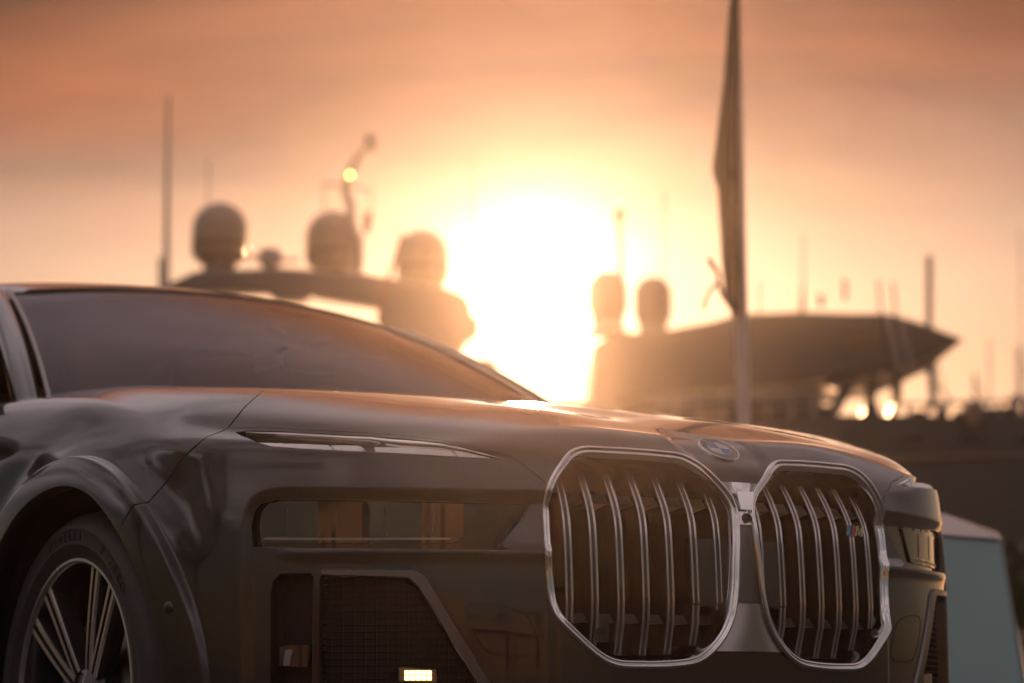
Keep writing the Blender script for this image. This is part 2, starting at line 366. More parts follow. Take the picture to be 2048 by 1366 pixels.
# coarse table for the inverse lookup
_gs, _gt = np.meshgrid(np.linspace(0, sk[12], 130), np.linspace(0, TMAX*.97, 120), indexing='ij')
_gs, _gt = _gs.ravel(), _gt.ravel(); _GP = surf0(_gs, _gt); _GN = nrm_of(surf0, _gs, _gt); _GUV = project(_GP); _vis = ((CAM-_GP)*_GN).sum(1) > 0
def _newton(q, target, pick, it=14, lim=.03):
    q = np.array(q, float); e = 1e-4
    for _ in range(it):
        U0 = pick(surf0(q[:, 0], q[:, 1])); Us = (pick(surf0(q[:, 0]+e, q[:, 1]))-U0)/e; Ut = (pick(surf0(q[:, 0], q[:, 1]+e))-U0)/e; r_ = target-U0
        det = Us[:, 0]*Ut[:, 1]-Ut[:, 0]*Us[:, 1]; det = np.where(np.abs(det) < 1e-9, 1e-9, det)
        st = np.stack([(r_[:, 0]*Ut[:, 1]-Ut[:, 0]*r_[:, 1])/det, (Us[:, 0]*r_[:, 1]-r_[:, 0]*Us[:, 1])/det], -1)
        m = np.abs(st).max(1); q = q+st*np.minimum(1, lim/np.maximum(m, 1e-9))[:, None]
        q[:, 0] = np.clip(q[:, 0], -.05, SMAX); q[:, 1] = np.clip(q[:, 1], 0, TMAX)
    return q
def _near(target, G, pen, scale=1.0):
    idx = [int(np.argmin(np.hypot(G[:, 0]-a, G[:, 1]-b)+pen)) for a, b in target]; return np.stack([_gs[idx], _gt[idx]], -1)
_PV = np.where(_vis, 0, 400.); _PX = np.where(_GP[:, 1] < -.6, 0, 5.); _PY = np.where(_GP[:, 0] > .45, 0, 5.)
def st_of(uv):
    T = np.asarray(uv, float); return _newton(_near(T, _GUV, _PV), T, project)
def st_xz_many(X, Z):
    T = np.stack([np.asarray(X, float), np.asarray(Z, float)], -1); return _newton(_near(T, _GP[:, [0, 2]], _PX), T, lambda P: P[:, [0, 2]], 10)
def st_xz(x, z): return st_xz_many([x], [z])[0]
def st_yz_many(Y, Z):
    T = np.stack([np.asarray(Y, float), np.asarray(Z, float)], -1); return _newton(_near(T, _GP[:, 1:], _PY), T, lambda P: P[:, 1:], 10)
def st_yz(y, z): return st_yz_many([y], [z])[0]
def resample(poly, step, closed=True):
    P = np.array(poly, float); out = []; n = len(P)
    for i in range(n if closed else n-1):
        a, b = P[i], P[(i+1) % n]; k = max(1, int(round(np.linalg.norm(b-a)/step)))
        for q in range(k): out.append(a+(b-a)*q/k)
    if not closed: out.append(P[-1])
    return np.array(out)
def panel_mesh(outline, holes=(), off=0.0, flange=.018, grid=.010, fn=None, step=.006, seam=True, extra=None):
    """outline, holes: loops in (s,t). returns verts, normals, faces of the right half"""
    fn = fn or surf
    loops = [resample(l, step) for l in [outline]+list(holes)]
    pts = []; edges = []
    for l in loops:
        b = len(pts); pts += [tuple(q) for q in l]; edges += [(b+i, b+(i+1) % len(l)) for i in range(len(l))]
    lo = loops[0].min(0); hi = loops[0].max(0)
    gx, gy = np.meshgrid(np.arange(lo[0], hi[0], grid), np.arange(lo[1], hi[1], grid), indexing='ij'); g = np.c_[gx.ravel(), gy.ravel()]
    g += (np.random.rand(*g.shape)-.5)*grid*.15
    if extra is not None:
        de = np.full(len(g), 1e9)
        for k0 in range(0, len(extra), 400): de = np.minimum(de, np.min(np.linalg.norm(g[:, None]-extra[None, k0:k0+400], axis=2), axis=1))
        g = np.r_[g[de > .006], extra]
    ok = inside(loops[0], g)
    for l in loops[1:]: ok &= ~inside(l, g)
    g = g[ok]; dm = np.full(len(g), 1e9)
    for l in loops: dm = np.minimum(dm, poly_dist(l, g))
    g = g[dm > (.002 if extra is not None else grid*.45)]
    pts += [tuple(q) for q in g]
    r = geometry.delaunay_2d_cdt([Vector(p) for p in pts], edges, [], 0, 1e-7)
    V2 = np.array([(p.x, p.y) for p in r[0]]); F = np.array([f for f in r[2]])
    cen = V2[F].mean(1); keep = inside(loops[0], cen)
    for l in loops[1:]: keep &= ~inside(l, cen)
    F = F[keep]
    s, t = V2[:, 0], V2[:, 1]
    P = fn(s, t); Nn = nrm_of(fn, s, t); P = P+Nn*off
    # orientation
    f0 = F[:min(200, len(F))]; fc = np.cross(P[f0[:, 1]]-P[f0[:, 0]], P[f0[:, 2]]-P[f0[:, 0]])
    if (fc*Nn[f0[:, 0]]).sum() < 0: F = F[:, ::-1]
    verts = [P]; norms = [Nn]; faces = [tuple(f) for f in F]; nb = len(P)
    if flange > 0:
        for li, l in enumerate(loops):
            if li == 0: pass
            s, t = l[:, 0], l[:, 1]; p = fn(s, t); n = nrm_of(fn, s, t); p = p+n*off
            tg = np.roll(p, -1, 0)-np.roll(p, 1, 0); tg /= np.linalg.norm(tg, axis=1)[:, None]+1e-12
            area = np.sum(l[:, 0]*np.roll(l[:, 1], -1)-np.roll(l[:, 0], -1)*l[:, 1])
            out = np.cross(tg, n)
            # outward from the sheet: test a small step in 2-D
            mid2 = l[0]; d2 = (np.roll(l, -1, 0)-np.roll(l, 1, 0))[0]; nn2 = np.array([d2[1], -d2[0]]); nn2 = nn2/np.linalg.norm(nn2)*.002
            q3 = fn(np.array([mid2[0]+nn2[0]]), np.array([mid2[1]+nn2[1]]))[0]-fn(np.array([mid2[0]]), np.array([mid2[1]]))[0]
            isin = inside(loops[0], (mid2+nn2)[None])[0] and not any(inside(h, (mid2+nn2)[None])[0] for h in loops[1:])
            sg = np.sign(q3 @ out[0]) or 1
            if isin: sg = -sg
            out = out*sg
            rb = min(.0022, flange*.3)
            rings = [(p, n*.6+out*.8), (p+out*rb*.7-n*rb, out*.95+n*.3), (p+out*rb*.7-n*flange, out)]
            L_ = len(l)
            for (pp, nn) in rings: verts.append(pp); norms.append(nn/np.linalg.norm(nn, axis=1)[:, None])
            flip = np.cross(tg[0], -n[0]) @ out[0] < 0
            for ri in range(2):
                a = nb+ri*L_; c = nb+(ri+1)*L_
                for i in range(L_):
                    j = (i+1) % L_
                    if seam and li == 0 and abs(l[i, 0]) < 1e-6 and abs(l[j, 0]) < 1e-6: continue
                    f = (a+i, a+j, c+j, c+i); faces.append(f[::-1] if flip else f)
            nb += 3*L_
    return np.concatenate(verts), np.concatenate(norms), faces
def panel_obj(name, data, material, parent, mirror='join', label=None):
    """mirror: 'join' one mesh over both halves, 'pair' two objects, None right only"""
    V, Nn, F = data
    def mk(V, Nn, F, nm):
        me = bpy.data.meshes.new(nm); me.from_pydata(V.tolist(), [], [tuple(int(i) for i in f) for f in F]); me.update()
        me.polygons.foreach_set('use_smooth', [True]*len(me.polygons)); me.materials.append(material)
        me.normals_split_custom_set_from_vertices([tuple(n) for n in Nn])
        return finish(bpy.data.objects.new(nm, me), parent)
    fl = np.array([1, -1, 1.]); V2, N2 = V*fl, Nn*fl; F2 = [tuple(f)[::-1] for f in F]
    if mirror == 'join':
        b = len(V); return mk(np.r_[V, V2], np.r_[Nn, N2], list(F)+[tuple(i+b for i in f) for f in F2], name)
    o = mk(V, Nn, F, name)
    if mirror == 'pair': return o, mk(V2, N2, F2, name)
    return o
def mirror_obj(o, parent=None):
    """a second object with mirrored mesh data (world y -> -y)"""
    me = o.data.copy(); me.transform(Matrix.Scale(-1, 4, (0, 1, 0))); me.flip_normals()
    c = bpy.data.objects.new(o.name.split('.')[0], me); link(c, parent if parent is not None else o.parent); c.location = o.location
    for k in o.keys(): c[k] = o[k]
    return c

car = thing('parked_car', 'dark metallic grey luxury sedan with twin chrome-framed grilles, filling the foreground', 'car')

# ---- outlines traced on the surface
KID_PX = [(1089, 1050), (1088, 1005), (1094, 968), (1113, 934), (1136, 907), (1160, 898), (1205, 899), (1262, 902), (1320, 907), (1362, 913), (1396, 929), (1428, 955), (1455, 985), (1471, 1015), (1476, 1060), (1476, 1130), (1473, 1195), (1464, 1243), (1446, 1280), (1418, 1312), (1392, 1328), (1350, 1335), (1285, 1337), (1228, 1333), (1194, 1316), (1150, 1277), (1117, 1243), (1103, 1210), (1096, 1150), (1092, 1100)]
KID = smooth_poly(st_of(KID_PX), step=.012)
SHUT_PX = [(455, 858), (430, 868), (395, 890), (355, 925), (320, 966), (296, 1000), (280, 1020), (268, 1042)]       # bumper against fender
DRLTOP_PX = [(1024, 914), (960, 897), (900, 883), (820, 873), (740, 867), (640, 862), (560, 858), (500, 856), (455, 857)]
SHUT = smooth_poly(st_of(SHUT_PX), n=4, closed=False); DRLTOP = smooth_poly(st_of(DRLTOP_PX), n=4, closed=False)
GAP = .0022
def arch_pts(a0, a1, n, r=ARCH_R):
    A = np.linspace(a0, a1, n); rr = r-.026*np.clip(np.cos(A), 0, 1)**2; return list(st_xz_many(WC[0]+rr*np.cos(A), WC[1]+rr*np.sin(A)))
xz_end = surf0(SHUT[-1:, 0], SHUT[-1:, 1])[0]; a_end = math.atan2(xz_end[2]-WC[1], xz_end[0]-WC[0])
kid_uv = project(surf0(KID[:, 0], KID[:, 1]))
i_tl = int(np.argmin(np.hypot(kid_uv[:, 0]-1094, kid_uv[:, 1]-968)))           # where bonnet and bumper meet the grille
i_tr = int(np.argmin(np.hypot(kid_uv[:, 0]-1436, kid_uv[:, 1]-962)))
i_br = int(np.argmin(np.hypot(kid_uv[:, 0]-1440, kid_uv[:, 1]-1290)))
n_k = len(KID)
top_arc = [KID[i % n_k] for i in range(i_tl, i_tr+1)]                            # left top -> right top
bot_arc = [KID[i % n_k] for i in range(i_br, i_tl+n_k+1)]                        # right bottom -> left -> left top
t_vee = st_of([(1482, 964)])[0][1]; t_low = st_yz(0, .455)[1]
_ex = []
for r_ in (.440, .456, .464, .468, .4705, .4725, .4745, .477, .480, .486, .496):
    an = np.arange(-.10, math.pi+.1, .0042/r_); _ex.append(st_xz_many(WC[0]+r_*np.cos(an), WC[1]+r_*np.sin(an)))
ARCHX = np.concatenate(_ex)
_rb = np.array(RECESS[1:-1], float); _rb = resample(smooth_poly(_rb, n=6, closed=False), 7, closed=False); _tg = np.gradient(_rb, axis=0); _tg /= np.linalg.norm(_tg, axis=1)[:, None]; _nm = np.stack([_tg[:, 1], -_tg[:, 0]], -1)
_rx = np.concatenate([_rb+_nm*o_ for o_ in (-16, -12, -8, -4, 0, 4, 8, 12)]); RECX = st_of(_rx[_rx[:, 1] < 1390])
# bonnet
hood_rear = [(sk[6]+.30, tk[10]+.02), (sk[11]-.12, tk[10]+.03), (sk[11]-.02, tk[11]), (sk[9], tk[12]-.05), (sk[6], tk[12]+.22), (sk[3], tk[12]+.42), (0, tk[12]+.46)]
HS_PX = [(455, 857), (470, 838), (492, 812), (514, 792), (528, 781)]
HS = smooth_poly(st_of(HS_PX), n=4, closed=False)
hood_out = [(0, t_vee)]+[tuple(q+np.array([0, GAP])) for q in top_arc[::-1]]+[tuple(q+np.array([0, GAP])) for q in DRLTOP]+[tuple(q+np.array([-GAP, 0])) for q in HS[1:]]+hood_rear
panel_obj('bonnet', panel_mesh(hood_out, grid=.012), PAINT, car)
# fender
arch_f = arch_pts(a_end+.004, math.pi+.35, 60)
fender_out = [tuple(q+np.array([GAP, 0])) for q in HS[::-1]]+[tuple(q+np.array([GAP, GAP])) for q in SHUT]+[tuple(q) for q in arch_f]+[tuple(st_xz(-.44, .20)), tuple(st_xz(-.70, .20)), tuple(st_xz(-.72, .60)), tuple(st_xz(-.76, .90)), (st_xz(-.80, .97)[0], tk[11]-.03), (sk[11]-.12+GAP, tk[10]+.03+GAP), (sk[6]+.30, tk[10]+.02+GAP)]
fender_out = fender_out[::-1]
panel_obj('fender', panel_mesh(fender_out, grid=.011, flange=.03, extra=ARCHX), PAINT, car, mirror='pair')
# front bumper with openings
DRL_PX = [(470, 864), (500, 861), (560, 862), (640, 866), (740, 871), (820, 878), (900, 888), (960, 902), (1014, 918), (985, 917), (900, 913), (800, 907), (700, 902), (600, 897), (540, 892), (512, 884)]
LAMP_PX = [(499, 1094), (497, 1050), (503, 1020), (516, 1004), (545, 995), (640, 994), (800, 997), (950, 1000), (1068, 1002), (1052, 1030), (1018, 1072), (1006, 1090), (1030, 1100), (800, 1097), (620, 1095)]
CURT_PX = [(534, 1420), (534, 1190), (540, 1160), (556, 1146), (616, 1144), (622, 1152), (620, 1420)]
INT_PX = [(633, 1420), (634, 1160), (640, 1141), (700, 1139), (800, 1141), (828, 1146), (848, 1162), (880, 1215), (930, 1300), (975, 1375), (1000, 1420)]
def loop_px(px, step=.012, rnd=False): return smooth_poly(st_of(px), step=step) if rnd else resample(st_of(px), step)
DRL, LAMP, CURT, INTK = loop_px(DRL_PX), loop_px(LAMP_PX, rnd=False), loop_px(CURT_PX), loop_px(INT_PX)
arch_b = arch_pts(-.35, a_end, 40)
bumper_out = [(0, t_low)]+[tuple(q) for q in bot_arc]+[tuple(DRLTOP[0])]+[tuple(q) for q in DRLTOP[1:]]+[tuple(q) for q in SHUT[1:]]+[tuple(q) for q in arch_b[::-1]]+[(arch_b[0][0]+.01, tk[0]+.01), (0, tk[0]+.01)]
panel_obj('front_bumper', panel_mesh(bumper_out, [DRL, LAMP, CURT, INTK], grid=.0068, flange=.058, extra=np.r_[ARCHX, RECX]), PAINT, car)
def insert(name, loop, off, material, shrink=0, flange=.004, mirror='pair', parent=None, fn=None, grid=.012):
    return panel_obj(name, panel_mesh(loop, off=off, flange=flange, grid=grid, fn=fn, seam=False), material, parent or car, mirror=mirror)
LIGHTGLASS = mat('lamp_glass', (.010, .010, .011), .03, coat=1.0, coat_rough=.01, spec=.8)
# upper light blade
drlR, drlL = insert('daytime_light', DRL, -.016, GLOSSBLACK)
CRYST = mat('crystal', (.90, .87, .83), .10, .35, coat=1.0, var=.15, vscale=60, bump=.5, bscale=70)
def blade(px, name, parent_pair, off0, off1, mt, fn=None):
    l = loop_px(px, .01); V, Nn, F = panel_mesh(l, off=off1, flange=off1-off0, grid=.01, seam=False, fn=fn)
    a = panel_obj(name, (V, Nn, F), mt, parent_pair[0], mirror=None); mirror_obj(a, parent_pair[1])
for px in ([(514, 879), (528, 886), (548, 891), (650, 896), (664, 896), (655, 884), (600, 881)], [(668, 897), (722, 899), (728, 894), (716, 885), (662, 884)],
           [(748, 889), (752, 901), (900, 909), (914, 909), (900, 897), (800, 890)], [(918, 910), (985, 914), (990, 911), (960, 903), (908, 898)]):
    blade(px, 'crystal', (drlR, drlL), -.015, -.006, CRYST)
blade([(490, 862.5), (560, 864), (640, 868), (740, 873), (820, 880), (900, 890), (960, 904), (1006, 917), (960, 907), (900, 893), (820, 883), (740, 876), (640, 871), (560, 867)], 'chrome_strip', (drlR, drlL), -.014, -.001, CHROME)
# lower headlamp: upright glass behind the recess
T_LAMP = st_yz(-.6, .655)[1]
def upright(s, t):
    p = surf0(s, t); q = surf0(s, np.full(len(np.atleast_1d(s)), T_LAMP)); return np.c_[q[:, :2], p[:, 2]]
hlR, hlL = insert('headlamp', LAMP, -.034, GLOSSBLACK, fn=upright)
blade([(508, 1084), (505, 1045), (512, 1020), (526, 1006), (560, 1000), (760, 1001), (968, 1006), (948, 1040), (922, 1080), (905, 1083), (700, 1084)], 'lens', (hlR, hlL), -.034, -.029, LIGHTGLASS, fn=upright)
blade([(514, 1073), (700, 1074), (906, 1073), (903, 1077), (700, 1078), (514, 1077)], 'light_guide', (hlR, hlL), -.029, -.0275, SATIN, fn=upright)
for u_ in (560, 662, 764, 866): blade([(u_, 1014), (u_+3, 1014), (u_+3, 1068), (u_, 1068)], 'module_edge', (hlR, hlL), -.029, -.0278, mat('module_trim', (.10, .095, .09), .3, .8), fn=upright)
# air curtain and lower intake
acR, acL = insert('air_curtain', CURT, -.055, BLACKHOLE)
inR, inL = insert('lower_intake', INTK, -.040, BLACKHOLE)
MESHM = mat('intake_mesh', (.02, .019, .018), .4)
blade([(828, 1139), (850, 1153), (884, 1207), (936, 1292), (982, 1368), (1012, 1420), (990, 1420), (962, 1375), (914, 1298), (866, 1218), (836, 1170), (816, 1152), (640, 1148), (640, 1138)], 'diagonal_trim', (inR, inL), -.02, .006, mat('trim_dark', (.17, .16, .15), .3, 1.0))
blade([(546, 1292), (608, 1288), (612, 1296), (604, 1334), (545, 1332)], 'vane', (acR, acL), -.05, -.014, GLOSSBLACK)
blade([(560, 1300), (575, 1299), (568, 1330), (556, 1330)], 'vane_trim', (acR, acL), -.02, -.010, SATIN)
# fine mesh across the lower intake
mb = MB()
def mesh_line(Y, Z):
    q = st_yz_many(Y, Z); P = surf0(q[:, 0], q[:, 1])-nrm_of(surf0, q[:, 0], q[:, 1])*.034; ok = inside(INT_PX, project(P)); run = []
    for p, o_ in list(zip(P, ok))+[(None, False)]:
        if o_: run.append(p)
        else:
            if len(run) > 1: mb.tube(run, .0016, n=4, caps=False)
            run = []
for z in np.arange(.33, .62, .012): mesh_line(np.linspace(-.80, -.40, 34), np.full(34, z))
for y in np.arange(-.80, -.40, .016): mesh_line(np.full(24, y), np.linspace(.33, .62, 24))
a = mb.build('intake_mesh', mat('mesh_black', (.006, .006, .006), .6, spec=.2), inR); a['kind'] = 'stuff'; mirror_obj(a, inL)
# small amber patch deep in the intake, its glow put in as emission
AMBER_GLOW = mat('amber_glow', (.9, .6, .3), .4, emit=(1, .60, .22), estr=6)
blade([(796, 1336), (872, 1340), (874, 1364), (796, 1362)], 'amber_patch', (inR, inL), -.04, -.014, mat('amber_patch_base', (.20, .12, .06), .4))
for i in range(5):
    for j in range(2):
        u0, v0 = 808+i*11.5, 1341+j*10.5; l = loop_px([(u0, v0), (u0+9, v0+.4), (u0+9, v0+8.6), (u0, v0+8.2)], .01)
        panel_obj('glow_cell', panel_mesh(l, off=-.012, flange=.002, grid=.01, seam=False), AMBER_GLOW, inR, mirror=None)
# sensor disc on the bumper side
def disc(px, rad, name, material, parent, off=.0006):
    c = st_of([px])[0]; p = surf(c[:1], c[1:])[0]; n = nrm_of(surf, c[:1], c[1:])[0]
    x = np.cross(n, [0, 0, 1.]); x /= np.linalg.norm(x); y = np.cross(n, x)
    mb = MB(); mb.lathe([(0, .0015), (rad*.82, .0015), (rad, 0), (rad, -.003)], p+n*off, (x, y, n), n=28); return mb.build(name, material, parent)
a = disc((352, 1216), .011, 'parking_sensor', PAINT, car); mirror_obj(a)
# seam plate in the bumper (tow cover outline)
for px in ([(935, 1212), (1040, 1218), (1062, 1236), (1084, 1290), (1080, 1306), (990, 1308), (970, 1296)],):
    L_ = loop_px(px, .006, rnd=True); P = surf(L_[:, 0], L_[:, 1]); Nn = nrm_of(surf, L_[:, 0], L_[:, 1])
    mb = MB(); tg = np.roll(P, -1, 0)-np.roll(P, 1, 0); tg /= np.linalg.norm(tg, axis=1)[:, None]; bb = np.cross(tg, Nn)
    mb.sweep(P, list(zip(bb, Nn)), [(-.0012, -.001), (-.0012, .0005), (.0012, .0005), (.0012, -.001)]); a = mb.build('tow_cover_seam', BLACKHOLE, car); mirror_obj(a)

# ---- grilles
def kid_frame():
    P = surf(KID[:, 0], KID[:, 1]); Nn = nrm_of(surf0, KID[:, 0], KID[:, 1])
    Nn = (np.roll(Nn, 1, 0)+Nn+np.roll(Nn, -1, 0)); Nn /= np.linalg.norm(Nn, axis=1)[:, None]
    tg = np.roll(P, -1, 0)-np.roll(P, 1, 0); tg /= np.linalg.norm(tg, axis=1)[:, None]
    b = np.cross(tg, Nn); c = P.mean(0)
    if ((P-c)*b).sum() < 0: b = -b
    prof = [(.001, -.02), (.002, .002), (.001, .006), (-.001, .0085), (-.003, .0098), (-.0052, .0094), (-.0066, .0072), (-.0076, .0040), (-.0088, .0034), (-.0108, .0048), (-.0128, .0042), (-.0144, .0010), (-.0156, -.008), (-.0175, -.03), (-.019, -.085)]
    mb = MB(); mb.sweep(P, list(zip(b, Nn)), prof)
    mb.m = []
    for i in range(len(P)):
        for k in range(len(prof)-1): mb.m.append(1 if k >= 12 else 0)
    return mb, P, Nn, b
mbk, KP, KN, KB = kid_frame()
kidR = mbk.build('kidney_grille', CHROME, car, mats=[CHROME, GLOSSBLACK], sharp=60); kidL = mirror_obj(kidR)
backR, backL = insert('grille_backing', KID, -.088, BLACKHOLE, fn=surf0, flange=.001)
inner_uv = project(KP-KB*.015)
INNER_ST = st_of(inner_uv[::2])
INNER = [(p[1], p[2]) for p in surf0(INNER_ST[:, 0], INNER_ST[:, 1])]
def face_x(y, z):
    q = st_yz(y, z); return q
def slat_q(z):   # setback behind the face at height z
    return np.interp(z, [.40, .47, .505, .55, .69, .715, .745, .79, .84], [.050, .034, .024, .020, .020, .023, .032, .052, .078])
def yz_range(y):
    P = np.array(INNER); zs = []
    for i in range(len(P)):
        a, b = P[i], P[(i+1) % len(P)]
        if (a[0]-y)*(b[0]-y) < 0: zs.append(a[1]+(b[1]-a[1])*(y-a[0])/(b[0]-a[0]))
    return (min(zs), max(zs)) if len(zs) >= 2 else None
ymin = min(p[0] for p in INNER); ymax = max(p[0] for p in INNER)
SLAT_U = [1137, 1189, 1242, 1293, 1343, 1393, 1441]
slat_y = [surf0(*[np.array([c]) for c in st_of([(u+8, 1120)])[0]])[0][1] for u in SLAT_U]
for y in slat_y:
    zr = yz_range(y)
    if zr is None: continue
    zs = np.linspace(zr[0]+.009, zr[1]-.001, 26); path = []; fr = []
    q = st_yz_many(np.full(26, y), zs); PP = surf0(q[:, 0], q[:, 1]); NN = nrm_of(surf0, q[:, 0], q[:, 1]); NN[:, 2] = 0; NN /= np.linalg.norm(NN, axis=1)[:, None]
    for z, p, n in zip(zs, PP, NN): path.append(p-n*slat_q(z)); fr.append((np.array([-n[1], n[0], 0]), n))
    prof = [(-.0200, -.060), (-.0082, -.004), (-.0077, .0002), (-.0066, .0012), (-.0042, .0012), (-.0030, 0), (-.0014, -.0020), (.0014, -.0020), (.0030, 0), (.0042, .0012), (.0066, .0012), (.0077, .0002), (.0082, -.004), (.0060, -.060)]
    mb = MB(); mb.sweep(path, fr, prof, closed=False)
    mb.m = [0 if k in (2, 3, 4, 8, 9, 10) else 1 for i in range(len(path)-1) for k in range(len(prof)-1)]
    a = mb.build('slat', CHROME, kidR, mats=[mat('slat_chrome', (.60, .57, .54), .14, 1.0), mat('slat_black', (.045, .042, .040), .22, .5, coat=1.0)], sharp=50); mirror_obj(a, kidL)
# cross bars and flaps between the slats
ys = [ymin]+sorted(slat_y)+[ymax]
for (z0, z1, dq, nm) in ((.728, .748, .030, 'upper_bar'), (.505, .522, .034, 'lower_bar')):
    for ya, yb in zip(sorted(slat_y)[:-1], sorted(slat_y)[1:]):
        mb = MB(); pts = []
        for yy in (ya+.008, yb-.008):
            for zz, ex in ((z0, .0), (z1, .012)):
                q = st_yz(yy, zz); p = surf0(q[:1], q[1:])[0]; n = nrm_of(surf0, q[:1], q[1:])[0]; pts.append(p-n*(dq+ex)); pts.append(p-n*(dq+.04))
        mb.add(pts, [(0, 4, 6, 2), (1, 3, 7, 5), (0, 1, 5, 4), (2, 6, 7, 3), (0, 2, 3, 1), (4, 5, 7, 6)]); a = mb.build(nm, DARKPL, kidR, smooth=False); mirror_obj(a, kidL)
# smooth sensor cover next to the centre
for (u0, u1) in ((1386, 1500),):
    q0 = surf0(*[np.array([c]) for c in st_of([(1392, 1120)])[0]])[0][1]
    yy = np.linspace(q0, ymax-.004, 10); loop = [st_yz(y, .540) for y in yy]+[st_yz(y, .664) for y in yy[::-1]]
    a = panel_obj('sensor_cover', panel_mesh(np.array(loop), off=-.0195, flange=.02, grid=.012, fn=surf0, seam=False), GLOSSBLACK, kidR, mirror=None); mirror_obj(a, kidL)
# round camera in the grille
p0 = st_of([(1216, 1262)])[0]; p = surf0(p0[:1], p0[1:])[0]; n = nrm_of(surf0, p0[:1], p0[1:])[0]; x = np.cross(n, [0, 0, 1.]); x /= np.linalg.norm(x); y_ = np.cross(n, x)
mb = MB(); mb.box(p-n*.040, (.030, .036, .02), ax=np.array([x, y_, n])); mb.lathe([(0, .0), (.007, .0), (.008, .004), (.012, .004), (.012, -.004)], p-n*.030, (x, y_, n), n=24)
mb.build('grille_camera', DARKPL, kidR)
# bridge between the grilles
def bridge(z0, z1, w0, w1, off, name, material, bulge=.004):
    zs = np.linspace(z0, z1, 14); v = []; f = []; nx = 9; kx = np.linspace(-1, 1, nx)
    hw = np.array([w0(z) for z in zs]); Y = (hw[:, None]*kx[None]).ravel(); Z = np.repeat(zs, nx); q = st_yz_many(-np.abs(Y)-1e-5, Z); P = surf0(q[:, 0], q[:, 1]); P[:, 1] = Y
    P[:, 0] += off+bulge*(1-np.tile(kx, 14)**2); v = list(P)
    for i in range(13):
        for k in range(nx-1): f.append((i*nx+k, i*nx+k+1, (i+1)*nx+k+1, (i+1)*nx+k))
    # sides to the rear
    b = len(v); ring = [i*nx for i in range(14)]+[13*nx+k for k in range(1, nx)]+[i*nx+nx-1 for i in range(12, -1, -1)]+[k for k in range(nx-2, 0, -1)]
    for r_ in ring: v.append(np.array(v[r_])-np.array([.05, 0, 0]))
    for i in range(len(ring)):
        j = (i+1) % len(ring); f.append((ring[i], ring[j], b+j, b+i))
    return mesh_obj(name, v, f, material, car, sharp=35)
kin = np.array([(KP[i][1], KP[i][2]) for i in range(n_k)])
def half_gap(z):
    c = [a[0]+(b[0]-a[0])*(z-a[1])/(b[1]-a[1]) for a, b in zip(kin, np.roll(kin, -1, 0)) if (a[1]-z)*(b[1]-z) < 0]
    return max(.008, -max(c)-.001) if c else .03
br = bridge(.690, t_vee and surf0(np.array([0.]), np.array([t_vee]))[0][2]-.002, half_gap, None, .004, 'bridge', CHROME)
bridge(.545, .688, half_gap, None, .0, 'bridge_strip', mat('satin_dark', (.16, .155, .15), .3, 1.0))
bridge(.455, .543, half_gap, None, .002, 'bridge_foot', SATIN, bulge=.014)
zc = .668; xc = surf0(*[np.array([c]) for c in st_yz(-1e-4, .700)])[0][0]
mb = MB(); mb.lathe([(0, .002), (.005, .002), (.0065, .005), (.009, .005), (.0095, 0)], (xc+.0075, 0, .702), ((0, 1, 0), (0, 0, 1), (1, 0, 0)), n=24); mb.build('front_camera', GLOSSBLACK, car)
mb = MB(); mb.add([(xc+.009, -.014, .718), (xc+.009, .014, .718), (xc+.004, .020, .752), (xc+.004, -.020, .752)], [(0, 1, 2, 3)]); mb.extrude([(xc+.009, -.014, .718), (xc+.009, .014, .718), (xc+.004, .020, .752), (xc+.004, -.020, .752)], (.0025, 0, 0)); mb.build('bridge_plate', CHROME, car, sharp=30)

# ---- emblem on the bonnet
def text_mesh(body, size, extrude):
    cu = bpy.data.curves.new('lettering', 'FONT'); cu.body = body; cu.size = size; cu.extrude = extrude; cu.align_x = 'CENTER'; cu.align_y = 'CENTER'
    o = bpy.data.objects.new('lettering', cu); COL.objects.link(o)
    me = bpy.data.meshes.new_from_object(o.evaluated_get(bpy.context.evaluated_depsgraph_get()))
    V = np.array([tuple(v.co) for v in me.vertices]); F = [tuple(p.vertices) for p in me.polygons]
    bpy.data.objects.remove(o); bpy.data.curves.remove(cu); bpy.data.meshes.remove(me); return V, F
eq = np.array([0.0, st_of([(1430, 895)])[0][1]]); ep = surf(eq[:1], eq[1:])[0]; en = nrm_of(surf, eq[:1], eq[1:], .01)[0]
ey = np.array([0, 1., 0]); eu = np.cross(en, ey); eu /= np.linalg.norm(eu)
if eu[2] < 0: eu = -eu
EAX = (ey, eu, np.cross(ey, eu))
EO = ep+EAX[2]*.003
mb = MB(); mb.lathe([(.0415, -.004), (.0415, .002), (.0405, .0032), (.0390, .0032), (.0385, .0024), (0.0250, .0024)], EO, EAX, n=64, ms=[0, 0, 0, 0, 1])
emb = mb.build('emblem', CHROME, car, mats=[CHROME, mat('emblem_ring', (.05, .05, .055), .2, coat=1)], sharp=50)
for k in range(4):
    mb = MB(); a0 = k*math.pi/2; mb.lathe([(0, .0028), (.0235, .0028), (.0240, .002)], EO, EAX, n=14, a0=a0, a1=a0+math.pi/2)
    mb.build('quadrant', mat('emblem_white', (.5, .5, .5), .25, coat=1) if k in (0, 2) else mat('emblem_blue', (.05, .13, .28), .25, coat=1), emb)
mb = MB(); mb.lathe([(.0238, .0026), (.0242, .0034), (.0250, .0034), (.0254, .0026)], EO, EAX, n=48); mb.build('inner_ring', CHROME, emb)
mb = MB()
for ch, an in (('B', 128), ('M', 90), ('W', 52)):
    V, F = text_mesh(ch, .0145, .0005); a = R(an); rx, ry = math.cos(a), math.sin(a)
    W = [EO+EAX[0]*(rx*.0318+(v[0]*ry+v[1]*rx))+EAX[1]*(ry*.0318+(-v[0]*rx+v[1]*ry))+EAX[2]*(.0030+v[2]) for v in V]; mb.add(W, F)
